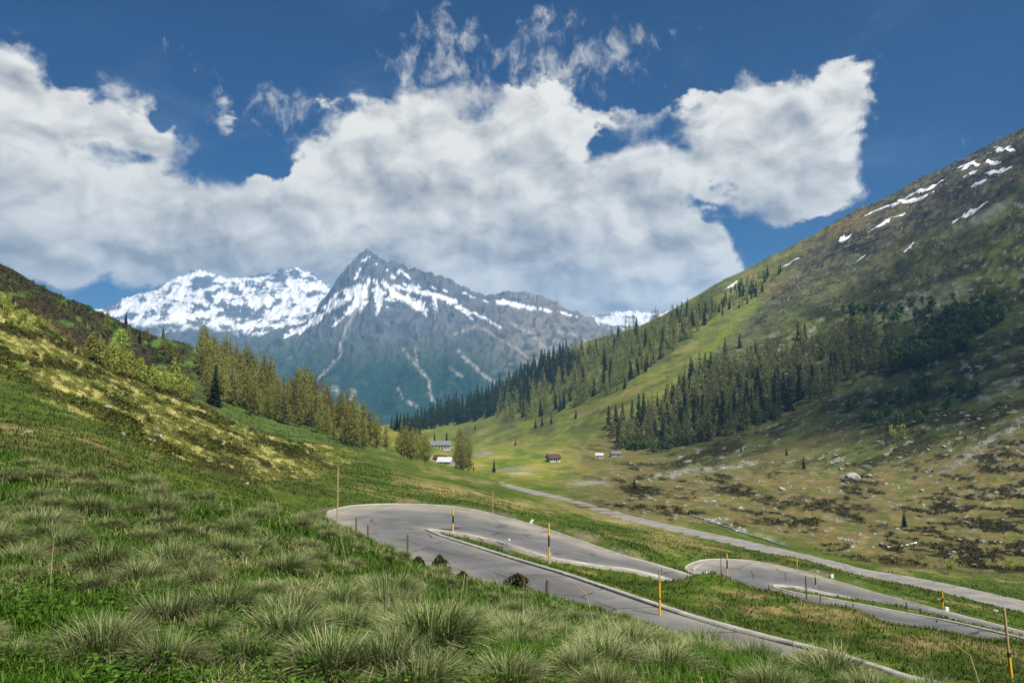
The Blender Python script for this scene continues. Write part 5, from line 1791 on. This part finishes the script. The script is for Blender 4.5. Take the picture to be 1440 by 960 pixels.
def blades(base, h, w, lean, ang, col0, col1, rng):
    """curved blades of two segments: base (n,3)"""
    n = len(base)
    dx, dy = np.cos(ang), np.sin(ang)
    sx, sy = -dy * w * .5, dx * w * .5
    up0 = h * np.cos(lean * .5) * .55
    o0 = h * np.sin(lean * .5) * .55
    up1 = up0 + h * .5 * np.cos(lean * 1.5)
    o1 = o0 + h * .5 * np.sin(lean * 1.5)
    side = np.stack([sx, sy, np.zeros(n)], 1)
    m = base + np.stack([dx * o0, dy * o0, up0], 1)
    t = base + np.stack([dx * o1, dy * o1, up1], 1)
    V = np.stack([base - side, base + side, m + side * .8, m - side * .8, t], 1)
    b0 = (np.arange(n) * 5)[:, None]
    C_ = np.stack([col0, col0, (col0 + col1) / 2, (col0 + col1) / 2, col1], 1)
    return V.reshape(-1, 3), b0 + [0, 1, 2, 3], b0 + [3, 2, 4], C_.reshape(-1, 3)


rng = np.random.default_rng(44)
GB = []
x, y, z, c, rd, px, py = sample_land(330000, -.72, .72, 3.4, 21, rng)
k = (rd > .5)
x, y, z = x[k], y[k], z[k]
n = len(x)
clump = fbm(x / .55, y / .55, 61, 3)
patch = fbm(x / 2.2, y / 2.2, 63, 3)
straw = sst(clump + .7 * patch + .5 * rng.normal(size=n) * .35 + .08 * sst(y, 4.6, 9), .20, .60)[:, None]
g = rng.random((n, 1))
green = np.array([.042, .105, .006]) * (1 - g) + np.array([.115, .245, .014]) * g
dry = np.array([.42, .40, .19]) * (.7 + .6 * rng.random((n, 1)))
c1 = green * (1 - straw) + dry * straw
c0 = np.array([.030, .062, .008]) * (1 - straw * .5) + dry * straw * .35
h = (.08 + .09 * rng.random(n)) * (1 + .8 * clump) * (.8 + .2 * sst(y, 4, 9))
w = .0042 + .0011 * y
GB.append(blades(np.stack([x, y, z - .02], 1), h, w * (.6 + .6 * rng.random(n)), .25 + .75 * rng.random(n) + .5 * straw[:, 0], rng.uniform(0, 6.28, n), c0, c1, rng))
# meadow tufts beyond the bank
x, y, z, c, rd, px, py = sample_land(330000, -.70, .72, 21, 320, rng)
k = (rd > .25) & (rng.random(len(x)) < 1 - sst(y + 150 * sst(px, 430, 640), 250, 320)) & (c[:, 1] > c[:, 0] * .75)
x, y, z, c = x[k], y[k], z[k], c[k]
n = len(x)
tuft = fbm(x / 1.3, y / 1.3, 71, 3)
k = rng.random(n) < .25 + .75 * sst(tuft, -.25, .2)
x, y, z, c, tuft = x[k], y[k], z[k], c[k], tuft[k]
n = len(x)
h = (.10 + .14 * rng.random(n)) * (1 + .6 * tuft) * (1 + y / 160)
cc_ = c * (.75 + .75 * rng.random((n, 1)))
GB.append(blades(np.stack([x, y, z - .03], 1), h, (.010 + .0009 * y) * (.7 + .6 * rng.random(n)), .3 + .8 * rng.random(n), rng.uniform(0, 6.28, n), cc_ * .7, cc_ * 1.15, rng))
# long dry stalks
n = 60
a = rng.uniform(-.62, .60, n)
d = rng.uniform(5.0, 13.5, n)
x, y = a * d, d
c1 = np.tile((.34, .29, .16), (n, 1))
GB.append(blades(np.stack([x, y, land.z(x, y)], 1), .45 + .5 * rng.random(n), np.full(n, .007), .5 + .6 * rng.random(n), rng.uniform(0, 6.28, n), c1 * .8, c1, rng))
off, VV, QQ, TT, CC_ = 0, [], [], [], []
for V, q_, t_, c_ in GB:
    VV.append(V)
    QQ.append(q_ + off)
    TT.append(t_ + off)
    CC_.append(c_)
    off += len(V)
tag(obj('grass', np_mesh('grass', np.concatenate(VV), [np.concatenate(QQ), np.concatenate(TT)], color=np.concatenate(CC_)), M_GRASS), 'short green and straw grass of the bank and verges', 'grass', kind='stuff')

# low round leaves at the foot of the bank
n = 15000
a = np.clip(rng.normal(-.36, .20, n), -.7, .2)
d = np.exp(rng.uniform(math.log(3.6), math.log(6.4), n))
x, y = a * d, d
k = fbm(x / .5, y / .5, 83, 2) > .02
x, y = x[k], y[k]
n = len(x)
ctr = np.stack([x, y, land.z(x, y) + .04 + .10 * rng.random(n)], 1)
cv, cq = quads(ctr, .027, rng, flat=.0, aspect=1.1)
nrm_up = np.repeat(ctr, 4, 0)
cv = nrm_up + (cv - nrm_up) * np.array([1, 1, .45])
col = np.repeat(np.array([.065, .165, .016]) * (.5 + .8 * rng.random((n, 1))), 4, 0)
tag(obj('clover_leaves', np_mesh('clover_leaves', cv, [cq], color=col), M_LEAF), 'fresh bright green leaves low in the near grass', 'ground plants', kind='stuff')

# tussocks: every clump is an object of its own
def tussock(seed, green):
    r = np.random.default_rng(seed)
    n = 1700
    a = r.uniform(0, 6.28, n)
    q = .20 * np.sqrt(r.random(n))
    lean = np.clip(.22 + q / .20 * .85 + r.normal(size=n) * .32, .05, 1.7)
    h = .16 + .26 * r.random(n)
    base = np.stack([np.cos(a) * q, np.sin(a) * q, np.full(n, -.03)], 1)
    dry = sst(lean + r.normal(size=n) * .45, .70 + .55 * green, 1.40 + .55 * green)[:, None]
    tip = (r.random((n, 1)) < .42) * .85
    g = r.random((n, 1))
    gr = np.array([.045, .105, .010]) * (1 - g) + np.array([.125, .225, .030]) * g
    st_ = np.array([.60, .58, .31]) * (.6 + .65 * r.random((n, 1)))
    f1_ = np.clip(dry + tip, 0, 1)
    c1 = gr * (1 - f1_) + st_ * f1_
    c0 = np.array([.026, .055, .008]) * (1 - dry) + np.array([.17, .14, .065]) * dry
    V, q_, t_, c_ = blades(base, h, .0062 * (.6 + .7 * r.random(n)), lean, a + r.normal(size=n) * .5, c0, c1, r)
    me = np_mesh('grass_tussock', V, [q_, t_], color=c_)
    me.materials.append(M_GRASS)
    return me


TUS = [tussock(400 + i, (i % 4) / 3.0) for i in range(8)]
rt = random.Random(17)
SPECIAL = [(222, 722, 1.35, 'wide straw skirted tussock on the left crest of the bank'), (395, 808, 1.25, 'round shaggy tussock in the middle of the left bank'), (605, 915, 1.5, 'largest dark centred tussock at the bottom middle'), (545, 850, 1.35, 'broad pale tussock above the largest one'), (240, 800, 1.1, 'flattened straw tussock left of the round shaggy one'),
           (400, 905, 1.25, 'spreading tussock near the bottom left of centre'), (985, 925, 1.2, 'tall tangled tussock at the right end of the bank'), (60, 745, 1.2, 'pale matted tussock at the left picture edge'), (310, 870, 1.15, 'deep green tussock above the fresh leaves'), (860, 900, 1.2, 'green tussock near the road edge of the bank')]
TP = []
for px, py, s, lb in SPECIAL:
    h = land.hit(px, py, 3.2, 16)
    if h is not None:
        TP.append((h, s, lb, None))
tries = 0
while len(TP) < 298 and tries < 20000:
    tries += 1
    a, d = rt.uniform(-.70, .62), math.exp(rt.uniform(math.log(3.9), math.log(19)))
    x, y = a * d, d
    zz = land.pt(x, y)
    ppx, ppy = pix(a, zz.z / d)
    if ppy > 985 or float(rd_full[np.searchsorted(land.L, math.log(y)), np.searchsorted(land.A, a)]) < 1.0:
        continue
    if perlin(np.array([x / 1.6]), np.array([y / 1.6]), 12)[0] < rt.uniform(-.5, .25) - .25 * sst(d, 6, 9):
        continue
    if any((x - t[0].x) ** 2 + (y - t[0].y) ** 2 < .085 for t in TP):
        continue
    TP.append((zz, rt.uniform(.5, 1.15) * (1 - .3 * float(sst(np.array(d), 8, 12)) * float(sst(np.array(a), -.2, .1))), 'shaggy green and straw coloured grass tussock on the near bank', 'grass tussocks of the near bank'))
for i, (h, s, lb, g) in enumerate(TP):
    o = bpy.data.objects.new('grass_tussock', TUS[rt.randrange(8)])
    COL.objects.link(o)
    o.location = h
    s *= .80
    o.scale = (s, s, s * rt.uniform(.6, .95))
    o.rotation_euler = (rt.uniform(-.12, .12), rt.uniform(-.05, .2), rt.uniform(0, 6.28))
    tag(o, lb, 'grass tussock', g)

# brown dwarf shrubs along the crest of the bank
for (px, py, wpx, hpx, lb) in ((618, 792, 34, 27, 'round brown dwarf shrub at the crest of the bank beside the road'), (651, 800, 24, 12, 'low brown dwarf shrub right of the round one'), (728, 823, 50, 24, 'wide straggling brown dwarf shrub in front of the near road'), (588, 775, 26, 12, 'small brown dwarf shrub left of the round one')):
    h = P(px, py, 15.0)
    h = land.pt(h.x, h.y)
    r = np.random.default_rng(int(px))
    w, hh = wpx / F * h.y * .8, hpx / F * h.y * .9
    root = empty('dwarf_shrub', h, lb, 'shrub', 'brown dwarf shrubs on the crest of the bank')
    n = 700
    ph, q = r.uniform(0, 6.28, n), np.sqrt(r.random(n))
    lob = .75 + .35 * np.sin(ph * 3 + px) + .2 * np.sin(ph * 5 + 1)
    q = q * lob
    zt = r.random(n) ** .7
    rad = w * .55 * np.sqrt(1 - (zt * .9) ** 2)
    ctr = np.stack([np.cos(ph) * q * rad, np.sin(ph) * q * rad * .8, .04 + zt * hh * (1 - .25 * q)], 1)
    cv, cq = quads(ctr, .035, r, aspect=1.8)
    g = r.random((n, 1))
    col = np.repeat((np.array([.035, .036, .014]) * (1 - g) + np.array([.080, .070, .030]) * g), 4, 0)
    obj('foliage', np_mesh('foliage', cv, [cq], color=col), M_HEATH, root)
    m = 46
    p1 = ctr[r.integers(0, n, m)]
    sv, st_ = sticks(np.stack([p1[:, 0] * .2, p1[:, 1] * .2, np.full(m, -.03)], 1), p1, .006, r)
    obj('stems', np_mesh('stems', sv, [st_]), M_BARK, root)
